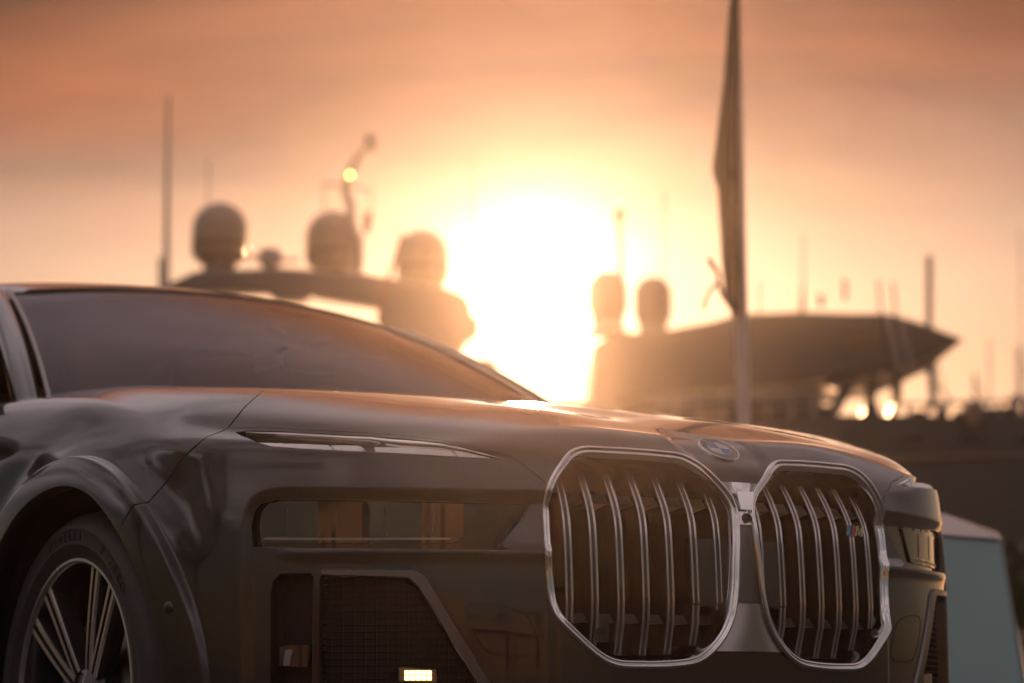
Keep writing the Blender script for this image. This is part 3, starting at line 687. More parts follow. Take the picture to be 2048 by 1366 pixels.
mb.build('lettering', mat('letter_silver', (.7, .7, .7), .25, .8), emb, smooth=False)
# coloured stripe badge in the far grille
yb = -sorted(slat_y)[1]; zb = .694
q = st_yz(-yb, zb); p = surf0(q[:1], q[1:])[0]*np.array([1, -1, 1]); n = nrm_of(surf0, q[:1], q[1:])[0]*np.array([1, -1, 1]); n[2] = 0; n /= np.linalg.norm(n)
bx = np.cross([0, 0, 1.], n); o0 = p-n*.012
badge = None
for k, (c, nm) in enumerate((((.10, .32, .62), 'light_blue_stripe'), ((.03, .05, .22), 'dark_blue_stripe'), ((.55, .03, .03), 'red_stripe'))):
    mb = MB(); x0 = -.026+k*.0065
    mb.extrude([o0+bx*(x0+sl)+np.array([0, 0, zz]) for (sl, zz) in ((0, -.010), (.006, -.010), (.011, .010), (.005, .010))], n*.004)
    mb.build(nm, mat('badge_'+nm, c, .25, coat=1), kidL, smooth=False)
mb = MB(); mpts = [(-.004, -.010), (.001, -.010), (.006, .004), (.008, -.008), (.012, -.008), (.019, .004), (.015, -.010), (.021, -.010), (.027, .010), (.020, .010), (.012, -.001), (.010, .010), (.002, .010)]
for tri in ([0, 1, 2, 12], [2, 3, 4, 11, 12], [4, 5, 9, 10], [5, 6, 7, 8, 9]): mb.extrude([o0+bx*mpts[i][0]+np.array([0, 0, mpts[i][1]]) for i in tri], n*.004)
mb.build('letter_badge', CHROME, kidL, smooth=False)
# ---- dark inner shell and wheel housings behind the panels
def inner_shell():
    ns, ntt = 90, 60; S, T = np.meshgrid(np.linspace(0, sk[11], ns), np.linspace(tk[0]+.005, tk[10], ntt), indexing='ij')
    P = surf0(S.ravel(), T.ravel()); n = nrm_of(surf0, S.ravel(), T.ravel()); P = P-n*.100; f = []
    r = np.hypot(P[:, 0]-WC[0], P[:, 2]-WC[1]); bad = (r < .47) & (np.abs(P[:, 1]) > .5)
    for i in range(ns-1):
        for k in range(ntt-1):
            q = (i*ntt+k, i*ntt+k+1, (i+1)*ntt+k+1, (i+1)*ntt+k)
            if not any(bad[list(q)]): f.append(q)
    b = len(P); V = np.r_[P, P*[1, -1, 1]]; return V, f+[tuple(i+b for i in q)[::-1] for q in f]
V, F = inner_shell(); mesh_obj('inner_shell', V, F, BLACKHOLE, car)
for sy in (-1, 1):
    for x0 in (0, -3.215):
        mb = MB(); mb.lathe([(.0, -.42), (.445, -.42), (.445, -.30), (.445, -.02)], (x0, sy*.95, .365), ((1, 0, 0), (0, 0, 1), (0, sy, 0)), n=40, a0=-.15, a1=math.pi+.15); mb.build('wheel_housing', BLACKHOLE, car)
# ---- wheels
def wheel(loc, sy, parent):
    """outer face looks to sy*y"""
    w = bpy.data.objects.new('wheel', None); link(w, parent); w.location = loc; w.empty_display_size = .1
    AX = ((1, 0, 0), (0, 0, 1), (0, sy, 0)); O = np.array(loc)
    mb = MB(); prof = [(.268, -.004), (.274, .004), (.284, .012), (.300, .0175), (.304, .0190), (.309, .0178), (.330, .0185), (.334, .0200), (.338, .0185), (.350, .010), (.358, .000), (.3635, -.010), (.3675, -.022), (.3700, -.040), (.3640, -.043), (.3640, -.049), (.3710, -.052), (.3720, -.092), (.3650, -.095), (.3650, -.103), (.3722, -.106), (.3722, -.150), (.3650, -.153), (.3650, -.160), (.3715, -.163), (.3690, -.215), (.358, -.238), (.33, -.255), (.28, -.25)]
    n = 168; X, Y, Z = [np.array(a, float) for a in AX]; v = []; f = []
    for (r, h) in prof:
        for k in range(n):
            a = 2*math.pi*k/n; cut = .0030 if (k % 4 == 0 and (.352 < r) and (-.045 < h < .008 or h < -.16)) else 0
            v.append(O+X*(r-cut)*math.cos(a)+Y*(r-cut)*math.sin(a)+Z*h)
    for i in range(len(prof)-1):
        for k in range(n): f.append((i*n+k, i*n+(k+1) % n, (i+1)*n+(k+1) % n, (i+1)*n+k))
    mb.add(v, f); mb.build('tyre', RUBBER, w, sharp=30)
    mb = MB()
    for txt, ac in (('PIRELLI', 96), ('P ZERO', 52), ('PIRELLI', 276), ('P ZERO', 232)):
        for i, ch in enumerate(txt):
            if ch == ' ': continue
            V, F = text_mesh(ch, .026, .0006); a = R(ac-(i-(len(txt)-1)/2)*4.3)*1.0
            if sy > 0: a = math.pi-a
            c, s_ = math.cos(a), math.sin(a); sx = 1 if sy < 0 else -1
            W = [O+X*(c*.3185+v[0]*s_*sx*1.15+v[1]*c)+Y*(s_*.3185-v[0]*c*sx*1.15+v[1]*s_)+Z*(.0187+v[2]) for v in V]; mb.add(W, F)
    sl_ = mb.build('sidewall_lettering', mat('letter_black', (.006, .006, .006), .7), w, smooth=False); sl_['kind'] = 'stuff'
    mb = MB(); mb.lathe([(.2735, -.004), (.2780, .006), (.2765, .0105), (.2715, .0110), (.2680, .0085), (.2660, .002), (.2620, -.02), (.255, -.05), (.250, -.11), (.255, -.2)], O, AX, n=96, ms=[1, 0, 0, 0, 0, 1, 1, 1, 1]); mb.build('rim', ALLOY, w, mats=[ALLOY, WHEELBLACK])
    mb = MB(); mb.lathe([(.205, -.085), (.205, -.075), (.12, -.075), (.10, -.06), (.08, -.06)], O, AX, n=64); mb.build('brake_disc', BRAKE, w)
    mb = MB(); mb.lathe([(.21, -.11), (.215, -.07), (.19, -.05), (.14, -.05), (.13, -.07)], O, AX, n=14, a0=R(150), a1=R(215)); mb.build('brake_caliper', mat('caliper_blue', (.02, .05, .14), .35, coat=.5), w)
    mb = MB(); mb.lathe([(0, -.006), (.030, -.006), (.034, -.010), (.060, -.016), (.074, -.030), (.078, -.08)], O, AX, n=40); mb.build('hub', WHEELBLACK, w)
    def bar(a_in, a_out, r0, r1, w0, w1, h0, h1):
        pts = []; fr = []
        for q in np.linspace(0, 1, 9):
            r = r0+(r1-r0)*q; e = q**1.4; a = a_in+(a_out-a_in)*e
            pts.append((r, a, w0+(w1-w0)*q, h0+(h1-h0)*q**.8))
        v = []; f = []; m = []
        prof = [(-1.12, -.040, 0), (-1.0, -.004, 1), (-.90, .0, 0), (-.34, .0, 1), (-.26, -.006, 1), (.26, -.006, 1), (.34, 0, 0), (.90, 0, 1), (1.0, -.004, 1), (1.12, -.040, 1)]
        mt = [1, 0, 0, 1, 1, 1, 0, 0, 1]
        for (r, a, ww, h) in pts:
            c, s_ = math.cos(a), math.sin(a)
            for (bx_, hh, _) in prof: v.append(O+X*(r*c-bx_*ww*s_)+Y*(r*s_+bx_*ww*c)+Z*(h+hh))
        k = len(prof)
        for i in range(len(pts)-1):
            for j in range(k-1): f.append((i*k+j, i*k+j+1, (i+1)*k+j+1, (i+1)*k+j)); m.append(mt[j])
        mb = MB(); mb.v = [tuple(p) for p in v]; mb.f = f; mb.m = m; mb.build('spoke', ALLOY, w, mats=[ALLOY, WHEELBLACK], sharp=25)
    for k in range(5):
        a = R(63+72*k)
        for sd in (-1, 1): bar(a+sd*R(11), a+sd*R(9.5), .062, .270, .0140, .0185, -.014, .004)
    return w
YW = .940
for x0 in (0, -3.215):
    for sy in (-1, 1): wheel((x0, sy*YW, .365), sy, car)

# ---- rest of the body: sides, tail, greenhouse
RX = [(-.715, .987, 1), (-1.2, .987, 1), (-1.8, .987, 1), (-2.6, .985, 1), (-3.2, .978, 1.0), (-3.7, .955, 1.0), (-4.1, .915, .99), (-4.36, .85, .97), (-4.47, .74, .93)]
RP = [(.93, .16), (.98, .28), (.995, .42), (1, .56), (1, .68), (.995, .78), (.980, .87), (.958, .94), (.922, .985), (.875, 1.015), (.79, 1.032), (.60, 1.04), (.3, 1.042), (0, 1.042)]
v = []; f = []; prof = [(-a, z) for a, z in RP]+[(a, z) for a, z in RP[-2::-1]]; k = len(prof)
for (x, wd, zs) in RX:
    for (a, z) in prof: v.append((x, a*wd, .16+(z-.16)*zs))
for i in range(len(RX)-1):
    for j in range(k-1): f.append((i*k+j, i*k+j+1, (i+1)*k+j+1, (i+1)*k+j))
f.append(tuple((len(RX)-1)*k+j for j in range(k)))
mesh_obj('rear_body', v, f, PAINT, car)
def wsf(a, b):   # windscreen surface, a across (-1..1), b up
    a = np.asarray(a, float); b = np.asarray(b, float)
    base = np.stack([-.40-.26*a**2, .77*a, 1.015+.012*a**2], -1); top = np.stack([-1.30-.075*a**2, .580*a, 1.437-.040*a**2], -1)
    p = base+(top-base)*b[:, None]; bul = (1-b)*b*.10; return p+np.stack([bul*.40, 0*b, bul*.9], -1)
def grid_mesh(fn, A, B, name, material, parent, sharp=60, thick=0):
    aa, bb = np.meshgrid(A, B, indexing='ij'); P = fn(aa.ravel(), bb.ravel()); nb = len(B); f = []
    for i in range(len(A)-1):
        for k in range(nb-1): f.append((i*nb+k, i*nb+k+1, (i+1)*nb+k+1, (i+1)*nb+k))
    return mesh_obj(name, P, f, material, parent, sharp=sharp)
def glass_mat(name, tint, dens):
    m = bpy.data.materials.new(name); m.use_nodes = True; nt = m.node_tree; nt.nodes.clear(); N = nt.nodes.new; L = nt.links.new
    out = N('ShaderNodeOutputMaterial'); mx = N('ShaderNodeMixShader'); tr = N('ShaderNodeBsdfTransparent'); gl = N('ShaderNodeBsdfGlossy'); fr = N('ShaderNodeFresnel')
    fr.inputs['IOR'].default_value = 1.5; tr.inputs[0].default_value = (*tint, 1); gl.inputs['Roughness'].default_value = .02; gl.inputs[0].default_value = (.66, .60, .64, 1)
    L(fr.outputs[0], mx.inputs[0]); L(tr.outputs[0], mx.inputs[1]); L(gl.outputs[0], mx.inputs[2]); L(mx.outputs[0], out.inputs[0]); return m
WGLASS = glass_mat('windscreen_glass', (.30, .29, .31), 0)
ws = grid_mesh(wsf, np.linspace(-.965, .965, 40), np.linspace(.03, .985, 26), 'windscreen', WGLASS, car)
# black border on the inside of the glass
def border():
    mb = MB(); A = np.linspace(-.965, .965, 40)
    def strip(a0, a1, b0, b1, na, nb_):
        aa, bb = np.meshgrid(np.linspace(a0, a1, na), np.linspace(b0, b1, nb_), indexing='ij'); P = wsf(aa.ravel(), bb.ravel())-np.array([.003, 0, .006]); f = []
        for i in range(na-1):
            for k in range(nb_-1): f.append((i*nb_+k, i*nb_+k+1, (i+1)*nb_+k+1, (i+1)*nb_+k))
        mb.add(P, f)
    strip(-.965, -.90, .02, .985, 3, 20); strip(.90, .965, .02, .985, 3, 20); strip(-.90, .90, .915, .985, 30, 3); strip(-.90, .90, .02, .10, 30, 3)
    strip(-.16, .16, .80, .915, 8, 4)
    return mb
border().build('glass_border', mat('frit_black', (.010, .009, .009), .5), ws)
RZ = [-1.29, -1.4, -1.55, -1.8, -2.2, -2.6, -3.0, -3.35]
def rooff(a, b):
    xc = np.interp(b, np.linspace(0, 1, len(RZ)), RZ); zc = np.interp(xc, RZ[::-1], [1.440, 1.464, 1.489, 1.512, 1.526, 1.512, 1.47, 1.40][::-1]); wd = np.interp(xc, RZ[::-1], [.592, .598, .606, .615, .622, .618, .596, .562][::-1])
    x = xc-.075*a**2*(1-b); dz = .040*np.abs(a)**2+.050*np.clip(np.abs(a)-.86, 0, 1)/.14*np.clip(np.abs(a)-.86, 0, 1)/.14
    return np.stack([x, wd*a, zc-dz], -1)
grid_mesh(rooff, np.linspace(-1, 1, 49), np.linspace(0, 1, 30), 'roof', PAINT, car)
# header strip above the glass
mb = MB(); A = np.linspace(-.97, .97, 40); p = wsf(A, np.full(40, .985)); mb.tube(p+np.array([.004, 0, -.001]), .004, n=8); mb.build('header_trim', GLOSSBLACK, car)
for sy in (-1, 1):
    # pillar from the scuttle along the screen edge, then the roof rail
    bq = np.linspace(-.05, 1, 14); P = wsf(np.full(14, sy*1.0), bq); rail = rooff(np.full(12, sy*1.0), np.linspace(.03, 1, 12))+np.array([0, 0, -.012])
    path = np.concatenate([P+np.array([-.02, sy*.012, -.012]), rail])
    mb = MB(); mb.tube(path, [.034]*14+[.030]*12, n=14); mb.build('pillar', PAINT, car)
    mb = MB(); mb.tube(wsf(np.full(14, sy*.968), bq[:14])+np.array([.004, 0, .004]), .006, n=8); mb.build('pillar_trim', SATIN, car)
    # side glass
    def sidef(a, b):
        x0 = -.62-a*2.75; lowz = 1.03; yb = .90; xt = -1.40-a*1.9; yt = np.interp(a, [0, .3, .7, 1], [.615, .635, .635, .58]); zt = np.interp(a, [0, .15, .45, .8, 1], [1.36, 1.42, 1.455, 1.43, 1.36])
        return np.stack([x0+(xt-x0)*b, sy*(yb+(yt-yb)*b+.03*b*(1-b)), lowz+(zt-lowz)*b], -1)
    grid_mesh(sidef, np.linspace(0, 1, 24), np.linspace(0, 1, 10), 'side_glass', YGLASS, car)
def rearf(a, b): return np.stack([-3.32-.62*b-.05*a*a, (.57+.16*b)*a, 1.405-.36*b-.03*a*a], -1)
grid_mesh(rearf, np.linspace(-1, 1, 20), np.linspace(0, 1, 12), 'rear_glass', YGLASS, car)
# cabin seen through the glass
CABIN = mat('cabin_trim', (.030, .024, .022), .7, var=.2, vscale=12)
mb = MB(); mb.box((-2.2, 0, .98), (2.6, 1.5, .1)); mb.box((-.98, 0, 1.02), (.55, 1.45, .10)); mb.build('dashboard', CABIN, car)
for sy in (-1, 1):
    mb = MB()
    for (z, wd, dp, x) in ((1.00, .52, .14, -1.95), (1.10, .50, .13, -1.99), (1.2, .46, .11, -2.04)): mb.box((x, sy*.38, z), (dp, wd, .102))
    mb.box((-2.10, sy*.38, 1.33), (.09, .27, .16)); so = mb.build('seat', CABIN, car); bv = so.modifiers.new('round', 'BEVEL'); bv.width = .03; bv.segments = 3
mb = MB(); mb.lathe([(.185+.016*math.cos(t), .016*math.sin(t)) for t in np.linspace(0, 2*math.pi, 11)], (-1.30, .38, 1.06), ((0, 1, 0), (-.42, 0, .9), (.9, 0, .42)), n=40); mb.build('steering_wheel', CABIN, car)
mq = np.array([-.985, .10, 1.232]); mb = MB(); mb.extrude([mq+np.array([0, y, z]) for y, z in ((q_*.62, w_*.75) for q_, w_ in ((-.125, -.02), (-.10, -.036), (.10, -.036), (.128, -.012), (.125, .022), (.10, .030), (-.11, .030), (-.13, .012)))], (-.03, 0, 0)); mb.tube([mq+np.array([-.02, 0, .02]), mq+np.array([-.10, -.06, .09])], .014); mb.build('rear_view_mirror', mat('mirror_back', (.012, .011, .011), .35), car, sharp=30)
# door mirrors on the doors
for sy in (-1, 1):
    mb = MB(); cpt = np.array([-.86, sy*1.085, 1.075])
    ring = [(0, .115, .0), (.045, .112, .0), (.085, .09, .002), (.115, .05, .0), (.125, .012, .0)]
    v = []; f = []
    for (dx, hw, dz) in ring:
        for q in range(20):
            an = 2*math.pi*q/20; v.append(cpt+np.array([dx, hw*np.sign(math.cos(an))*abs(math.cos(an))**.7, dz+hw*.62*np.sign(math.sin(an))*abs(math.sin(an))**.7]))
    for i in range(len(ring)-1):
        for q in range(20): f.append((i*20+q, i*20+(q+1) % 20, (i+1)*20+(q+1) % 20, (i+1)*20+q))
    f += [tuple(range(20)), tuple(80+q for q in range(20))]
    mb.add(v, f); mb.tube([cpt+np.array([.04, -sy*.10, -.03]), cpt+np.array([.05, -sy*.19, -.06])], [.03, .035]); mb.build('door_mirror', PAINT, car, sharp=50)
    # black foot of the quarter light
    mb = MB(); mb.extrude([(-.62, sy*.935, .985), (-.70, sy*.93, 1.05), (-.86, sy*.925, 1.06), (-.86, sy*.945, .975), (-.70, sy*.955, .955)], (0, sy*.012, 0)); mb.build('mirror_foot', GLOSSBLACK, car)
    # side vent behind the wheel
    q = np.array([st_xz(x, z) for x, z in ((-.50, .60), (-.535, .60), (-.585, .80), (-.60, .845), (-.545, .835))])
    if sy < 0:
        a = panel_obj('side_vent', panel_mesh(q, off=.005, flange=.006, grid=.012, seam=False), GLOSSBLACK, car, mirror=None); mirror_obj(a)
# ------------------------------------------------------------------ harbour behind the car
def plate(name, px, dep, thick, material, parent, dz=0.0):
    mb = MB(); mb.extrude([at(u, v, dep) for u, v in px], DH*thick); o = mb.build(name, material, parent, smooth=False)
    bv = o.modifiers.new('edge', 'BEVEL'); bv.width = .03; bv.segments = 2; bv.limit_method = 'ANGLE'; return o
def dome(parent, u, vtop, rpx, vbase, neck, vneck, dep, name='satellite_dome', band=True):
    """radome: hemispherical cap on a drum, tapered base and pedestal"""
    r = rpx/FPX*dep; top = at(u, vtop, dep)[2]; zb = at(u, vbase, dep)[2]; zn = at(u, vneck, dep)[2]; p = at(u, vbase, dep); rn = neck/FPX*dep
    o = np.array([p[0], p[1], 0])+DH*r
    prof = [(0.001, top)]+[(r*math.sin(a), top-r+r*math.cos(a)) for a in np.linspace(.12, math.pi/2, 12)]+[(r, zb+.04*r), (r*.97, zb-.03*r), (r*.93, zb-.06*r), (rn*1.05, zn+.02*r), (rn, zn), (rn*1.12, zn-.4*r), (rn*1.7, zn-.6*r)]
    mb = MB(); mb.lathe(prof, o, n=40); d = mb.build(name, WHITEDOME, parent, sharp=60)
    if band:
        zb2 = zb+.38*r; mb = MB(); mb.lathe([(r*1.0, zb2+.10*r), (r*1.018, zb2+.08*r), (r*1.018, zb2-.08*r), (r*1.0, zb2-.10*r)], o, n=40); mb.build('band', mat('dome_band', (.04, .032, .03), .5), d)
    return d
def rod(name, pts, dep, rad, material, parent):
    mb = MB(); mb.tube([at(u, v, dep) for u, v in pts], rad, n=8); return mb.build(name, material, parent)
base_of = lambda u, dep, z: tuple(at(u, 1424, dep)*np.array([1, 1, 0])+np.array([0, 0, z]))

# ---- yacht under the three domes
DA = 22.0
ya = thing('motor_yacht', 'pale motor yacht with three satellite domes on a radar arch, behind the windscreen', 'yacht', base_of(700, DA, -1.5))
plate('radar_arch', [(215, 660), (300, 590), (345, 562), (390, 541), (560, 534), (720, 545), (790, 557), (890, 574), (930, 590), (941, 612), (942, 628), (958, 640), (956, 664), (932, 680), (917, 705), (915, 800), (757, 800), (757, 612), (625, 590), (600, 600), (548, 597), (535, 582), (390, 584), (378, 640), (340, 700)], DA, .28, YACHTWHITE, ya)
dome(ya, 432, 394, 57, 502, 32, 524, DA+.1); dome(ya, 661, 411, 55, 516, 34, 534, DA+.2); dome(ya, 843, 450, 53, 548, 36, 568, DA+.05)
# cabin below with windows, flybridge deck, hull
def slab(name, u0, u1, v0, v1, dep, thick, material, rake=0):
    return plate(name, [(u0-rake, v1), (u0, v0), (u1, v0), (u1+rake*1.3, v1)], dep, thick, material, ya)
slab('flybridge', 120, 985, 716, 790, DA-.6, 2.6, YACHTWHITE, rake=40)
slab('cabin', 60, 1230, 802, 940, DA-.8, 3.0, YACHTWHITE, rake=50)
for k in range(5): plate('cabin_window', [(130+k*215, 820), (320+k*215, 820), (330+k*215, 900), (135+k*215, 900)], DA-.86, .04, YGLASS, ya)
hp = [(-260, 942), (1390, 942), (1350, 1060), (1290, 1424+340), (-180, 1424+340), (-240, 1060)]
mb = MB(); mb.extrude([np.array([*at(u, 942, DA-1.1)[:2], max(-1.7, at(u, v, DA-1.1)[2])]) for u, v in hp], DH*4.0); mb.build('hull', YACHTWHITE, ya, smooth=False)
# mast between the second and third dome
rod('mast', [(712, 560), (706, 470), (700, 405), (690, 380), (699, 345), (714, 318), (728, 295), (741, 283)], DA+.3, [.035, .035, .045, .04, .04, .035, .022, .018], STEEL, ya)
mb = MB(); mb.tube([at(742, 300, DA+.3), at(742, 268, DA+.3)], .045, n=10); mb.build('masthead_light', STEEL, ya)
rod('spreader', [(646, 368), (690, 372), (744, 380)], DA+.3, .012, STEEL, ya)
rod('stay', [(648, 368), (650, 420)], DA+.3, .008, STEEL, ya); rod('stay', [(742, 380), (742, 440)], DA+.3, .008, STEEL, ya)
mb = MB(); mb.lathe([(0.001, .02), (.014, .013), (.018, 0), (.014, -.013), (.001, -.02)], at(700, 350, DA+.15), n=16); mb.build('amber_lamp', mat('amber_lit', (.8, .5, .1), .4, emit=(1, .5, .08), estr=26), ya)
plate('pennant', [(728, 425), (740, 420), (742, 450), (734, 470), (726, 462)], DA+.2, .03, mat('pennant_red', (.35, .04, .02), .7), ya)
rod('rail', [(490, 512), (540, 522), (600, 520)], DA+.3, .02, STEEL, ya); rod('rail', [(720, 470), (722, 520), (716, 556)], DA+.25, .03, STEEL, ya)
mb = MB(); mb.lathe([(0.001, .16), (.10, .13), (.12, .02), (.10, 0), (.03, -.05), (.03, -.15)], at(540, 528, DA+.4), n=18); mb.build('searchlight', STEEL, ya)
rod('whip_antenna', [(337, 190), (334, 400), (333, 575)], DA+.5, [.016, .026, .034], STEEL, ya)
rod('whip_antenna', [(418, 318), (417, 405)], DA+.6, .008, STEEL, ya); rod('whip_antenna', [(320, 515), (320, 590)], DA+.4, .022, STEEL, ya); rod('whip_antenna', [(946, 300), (944, 600)], DA+.7, .007, STEEL, ya)
rod('cable', [(806, 470), (790, 520), (768, 580), (757, 645)], DA-.1, .022, mat('cable_red', (.20, .05, .03), .6), ya)

# ---- yacht to the right of the sun
DB = 24.0
yb_ = thing('motor_yacht', 'dark motor yacht with long pointed hardtop and two small domes, behind the flagpole', 'yacht', base_of(1550, DB, -1.5))
plate('hardtop', [(1186, 690), (1230, 668), (1330, 660), (1420, 644), (1482, 627), (1600, 623), (1700, 626), (1778, 626), (1846, 646), (1930, 679), (1862, 711), (1800, 738), (1700, 752), (1560, 768), (1300, 792), (1180, 806)], DB, 2.2, YACHTDARK, yb_)
dome(yb_, 1217, 535, 40, 612, 30, 640, DB+.1, band=False); dome(yb_, 1308, 546, 38, 626, 28, 648, DB+.3, band=False)
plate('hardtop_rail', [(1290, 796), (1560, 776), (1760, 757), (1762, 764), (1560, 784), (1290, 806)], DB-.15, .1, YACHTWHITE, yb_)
plate('side_window', [(1676, 668), (1770, 664), (1762, 690), (1690, 696)], DB-.03, .05, mat('orange_reflection_glass', (.16, .08, .03), .12, coat=.6), yb_)  # orange reflection put into the pane's base colour
rod('strut', [(1772, 628), (1800, 742)], DB-.1, .035, STEEL, yb_); rod('strut', [(1800, 634), (1822, 735)], DB-.1, .03, STEEL, yb_)
plate('post', [(1735, 752), (1758, 750), (1752, 800), (1766, 836), (1722, 836), (1738, 800)], DB+.2, .3, YACHTDARK, yb_)
plate('post', [(1786, 744), (1806, 738), (1804, 800), (1790, 836), (1776, 836), (1792, 795)], DB+.3, .3, YACHTDARK, yb_)
plate('brace', [(1630, 762), (1730, 752), (1712, 768), (1694, 800), (1676, 836), (1560, 836), (1560, 830), (1662, 812), (1680, 780)], DB+.25, .3, YACHTDARK, yb_)
plate('cabin', [(1150, 838), (1180, 806), (1300, 794), (1330, 836), (1330, 850)], DB+.3, 2.0, YACHTDARK, yb_)
plate('saloon_wall', [(1180, 800), (1300, 797), (1640, 775), (1652, 846), (1180, 850)], DB+1.6, .3, YACHTDARK, yb_)
for u in range(1350, 1700, 46): rod('rail_post', [(u, 786), (u+2, 842)], DB-.4, .022, STEEL, yb_)
rod('hand_rail', [(1300, 806), (1480, 800), (1690, 792)], DB-.4, .02, STEEL, yb_); rod('hand_rail', [(1300, 822), (1480, 818), (1680, 812)], DB-.4, .012, STEEL, yb_)
plate('seat_back', [(1560, 812), (1640, 806), (1650, 842), (1556, 842)], DB+.1, .5, YACHTDARK, yb_)
plate('seat_back', [(1395, 815), (1452, 812), (1456, 842), (1390, 842)], DB+.1, .5, mat('cushion_tan', (.25, .16, .10), .8), yb_)
mb = MB(); hb = [(1080, 842), (1330, 836), (1560, 838), (1700, 830), (1940, 832), (2100, 828), (2350, 822), (2260, 960), (2180, 1100), (2080, 1764), (1080, 1764)]
mb.extrude([np.array([*at(u, 842, DB-.8)[:2], max(-1.7, at(u, v, DB-.8)[2])]) for u, v in hb], DH*4.5); mb.build('hull', HULLBROWN, yb_, smooth=False)
plate('hull_stripe', [(1100, 930), (2200, 900), (2196, 912), (1100, 944)], DB-.83, .04, mat('stripe_tan', (.20, .13, .08), .5), yb_)
plate('locker', [(1952, 816), (2034, 812), (2040, 834), (1948, 836)], DB-.5, 1.0, YACHTDARK, yb_)
rod('fender_roll', [(1942, 815), (1944, 850)], DB-.9, .06, mat('fender_tan', (.30, .17, .09), .6), yb_)
for pts, rr in ((((1238, 415), (1240, 480), (1243, 600)), [.028, .03, .035]), (((1330, 385), (1328, 560)), .010), (((1606, 465), (1606, 560), (1604, 626)), [.006, .010, .03]), (((1859, 512), (1858, 700), (1866, 832)), [.036, .034, .026]), (((1690, 560), (1690, 600)), .022), (((1642, 590), (1642, 612)), .03), (((1757, 560), (1762, 628)), .014), (((1785, 565), (1792, 634)), .014), (((1520, 560), (1520, 626)), .012), (((1978, 680), (1980, 820)), .008), (((2040, 460), (2046, 830)), .006)):
    rod('whip_antenna', pts, DB+.4, rr, STEEL, yb_)
mb = MB(); mb.lathe([(0.001, .06), (.05, .04), (.055, -.03), (.03, -.07)], at(1239, 430, DB+.35), n=14); mb.build('masthead_light', mat('lamp_amber_off', (.45, .22, .06), .4), yb_)
for (a_, b_, c_, d_) in ((1820, 1852, 818, 834), (1872, 1898, 808, 834), (1905, 1936, 820, 834), (2044, 2100, 800, 832)): plate('deck_box', [(a_, d_), (a_+3, c_), (b_-4, c_+2), (b_, d_)], DB-.3, .6, YACHTDARK, yb_)
for u in range(1815, 2110, 37): rod('rail_post', [(u, 806), (u+1, 836)], DB-.7, .016, STEEL, yb_)
rod('hand_rail', [(1806, 808), (1950, 804), (2110, 798)], DB-.7, .014, STEEL, yb_)
for u in range(1560, 2080, 120): plate('porthole', [(u, 868), (u+52, 866), (u+52, 884), (u, 886)], DB-.84, .04, YGLASS, yb_)
rod('boom_line', [(1850, 740), (1900, 800), (2048, 850)], DB+.3, .010, STEEL, yb_)

# ---- small boats farther out on the right
DS = 40.0
for k, (u0, u1, vt, mast, col) in enumerate(((1830, 1905, 806, (1868, 700), (.16, .13, .12)), (1918, 1990, 798, (1950, 745), (.10, .08, .07)), (2000, 2090, 790, (2036, 690), (.20, .16, .14)))):
    bt = thing('moored_boat', ('small grey boat with a bare mast, left of the three moored far right', 'low dark boat between two masted boats at far right', 'pale boat with a tall thin mast at the right edge')[k], 'boat', base_of((u0+u1)/2, DS+k, -1.5), group='boats moored far right')
    hm_ = mat('boat_hull_%d' % k, col, .4, coat=.2)
    plate('wheelhouse', [(u0+12, 840), (u0+18, vt), (u1-24, vt+2), (u1-10, 840)], DS+k, 1.2, hm_, bt)
    mb = MB(); pz = [(u0-8, 838), (u1+10, 834), (u1-2, 900), (u1-14, 1760), (u0+6, 1760), (u0, 900)]
    mb.extrude([np.array([*at(a_, 840, DS+k-.2)[:2], max(-1.7, at(a_, b_, DS+k-.2)[2])]) for a_, b_ in pz], DH*2.5); mb.build('hull', hm_, bt, smooth=False)
    rod('mast', [(mast[0], mast[1]), (mast[0]+3, 835)], DS+k+.3, [.025, .045], STEEL, bt); rod('shroud', [(mast[0], mast[1]+10), (u1, 836)], DS+k+.3, .012, STEEL, bt)

# ---- flagpole with a drooping flag
DP = 11.0
fp = thing('flagpole', 'pale flagpole standing on the quay behind the bonnet', 'flagpole', base_of(1490, DP, 0))
p0, p1 = at(1486, 800, DP), at(1470, 60, DP); dr = (p1-p0)/(p1[2]-p0[2])
mb = MB(); mb.tube([p0+dr*(0-p0[2]), p0+dr*(2.2-p0[2]), p0+dr*(4.55-p0[2])], [.034, .030, .022], n=18); mb.build('pole', POLEM, fp)
top = p0+dr*(4.55-p0[2]); mb = MB(); mb.lathe([(.022, 0), (.04, .02), (.045, .05), (.03, .08), (.001, .09)], top, n=16); mb.build('finial', CHROME, fp)
mb = MB(); mb.lathe([(.036, .0), (.10, .0), (.10, .02), (.05, .03), (.036, .10)], p0+dr*(0-p0[2]), n=20); mb.build('foot', STEEL, fp)
cl = p0+dr*(.95-p0[2]); mb = MB(); mb.box(cl-DR*.04, (.02, .02, .14)); mb.build('cleat', STEEL, fp)
fl = thing('flag', 'dark flag hanging limp down the flagpole in narrow folds', 'flag', tuple(at(1474, 600, DP)))
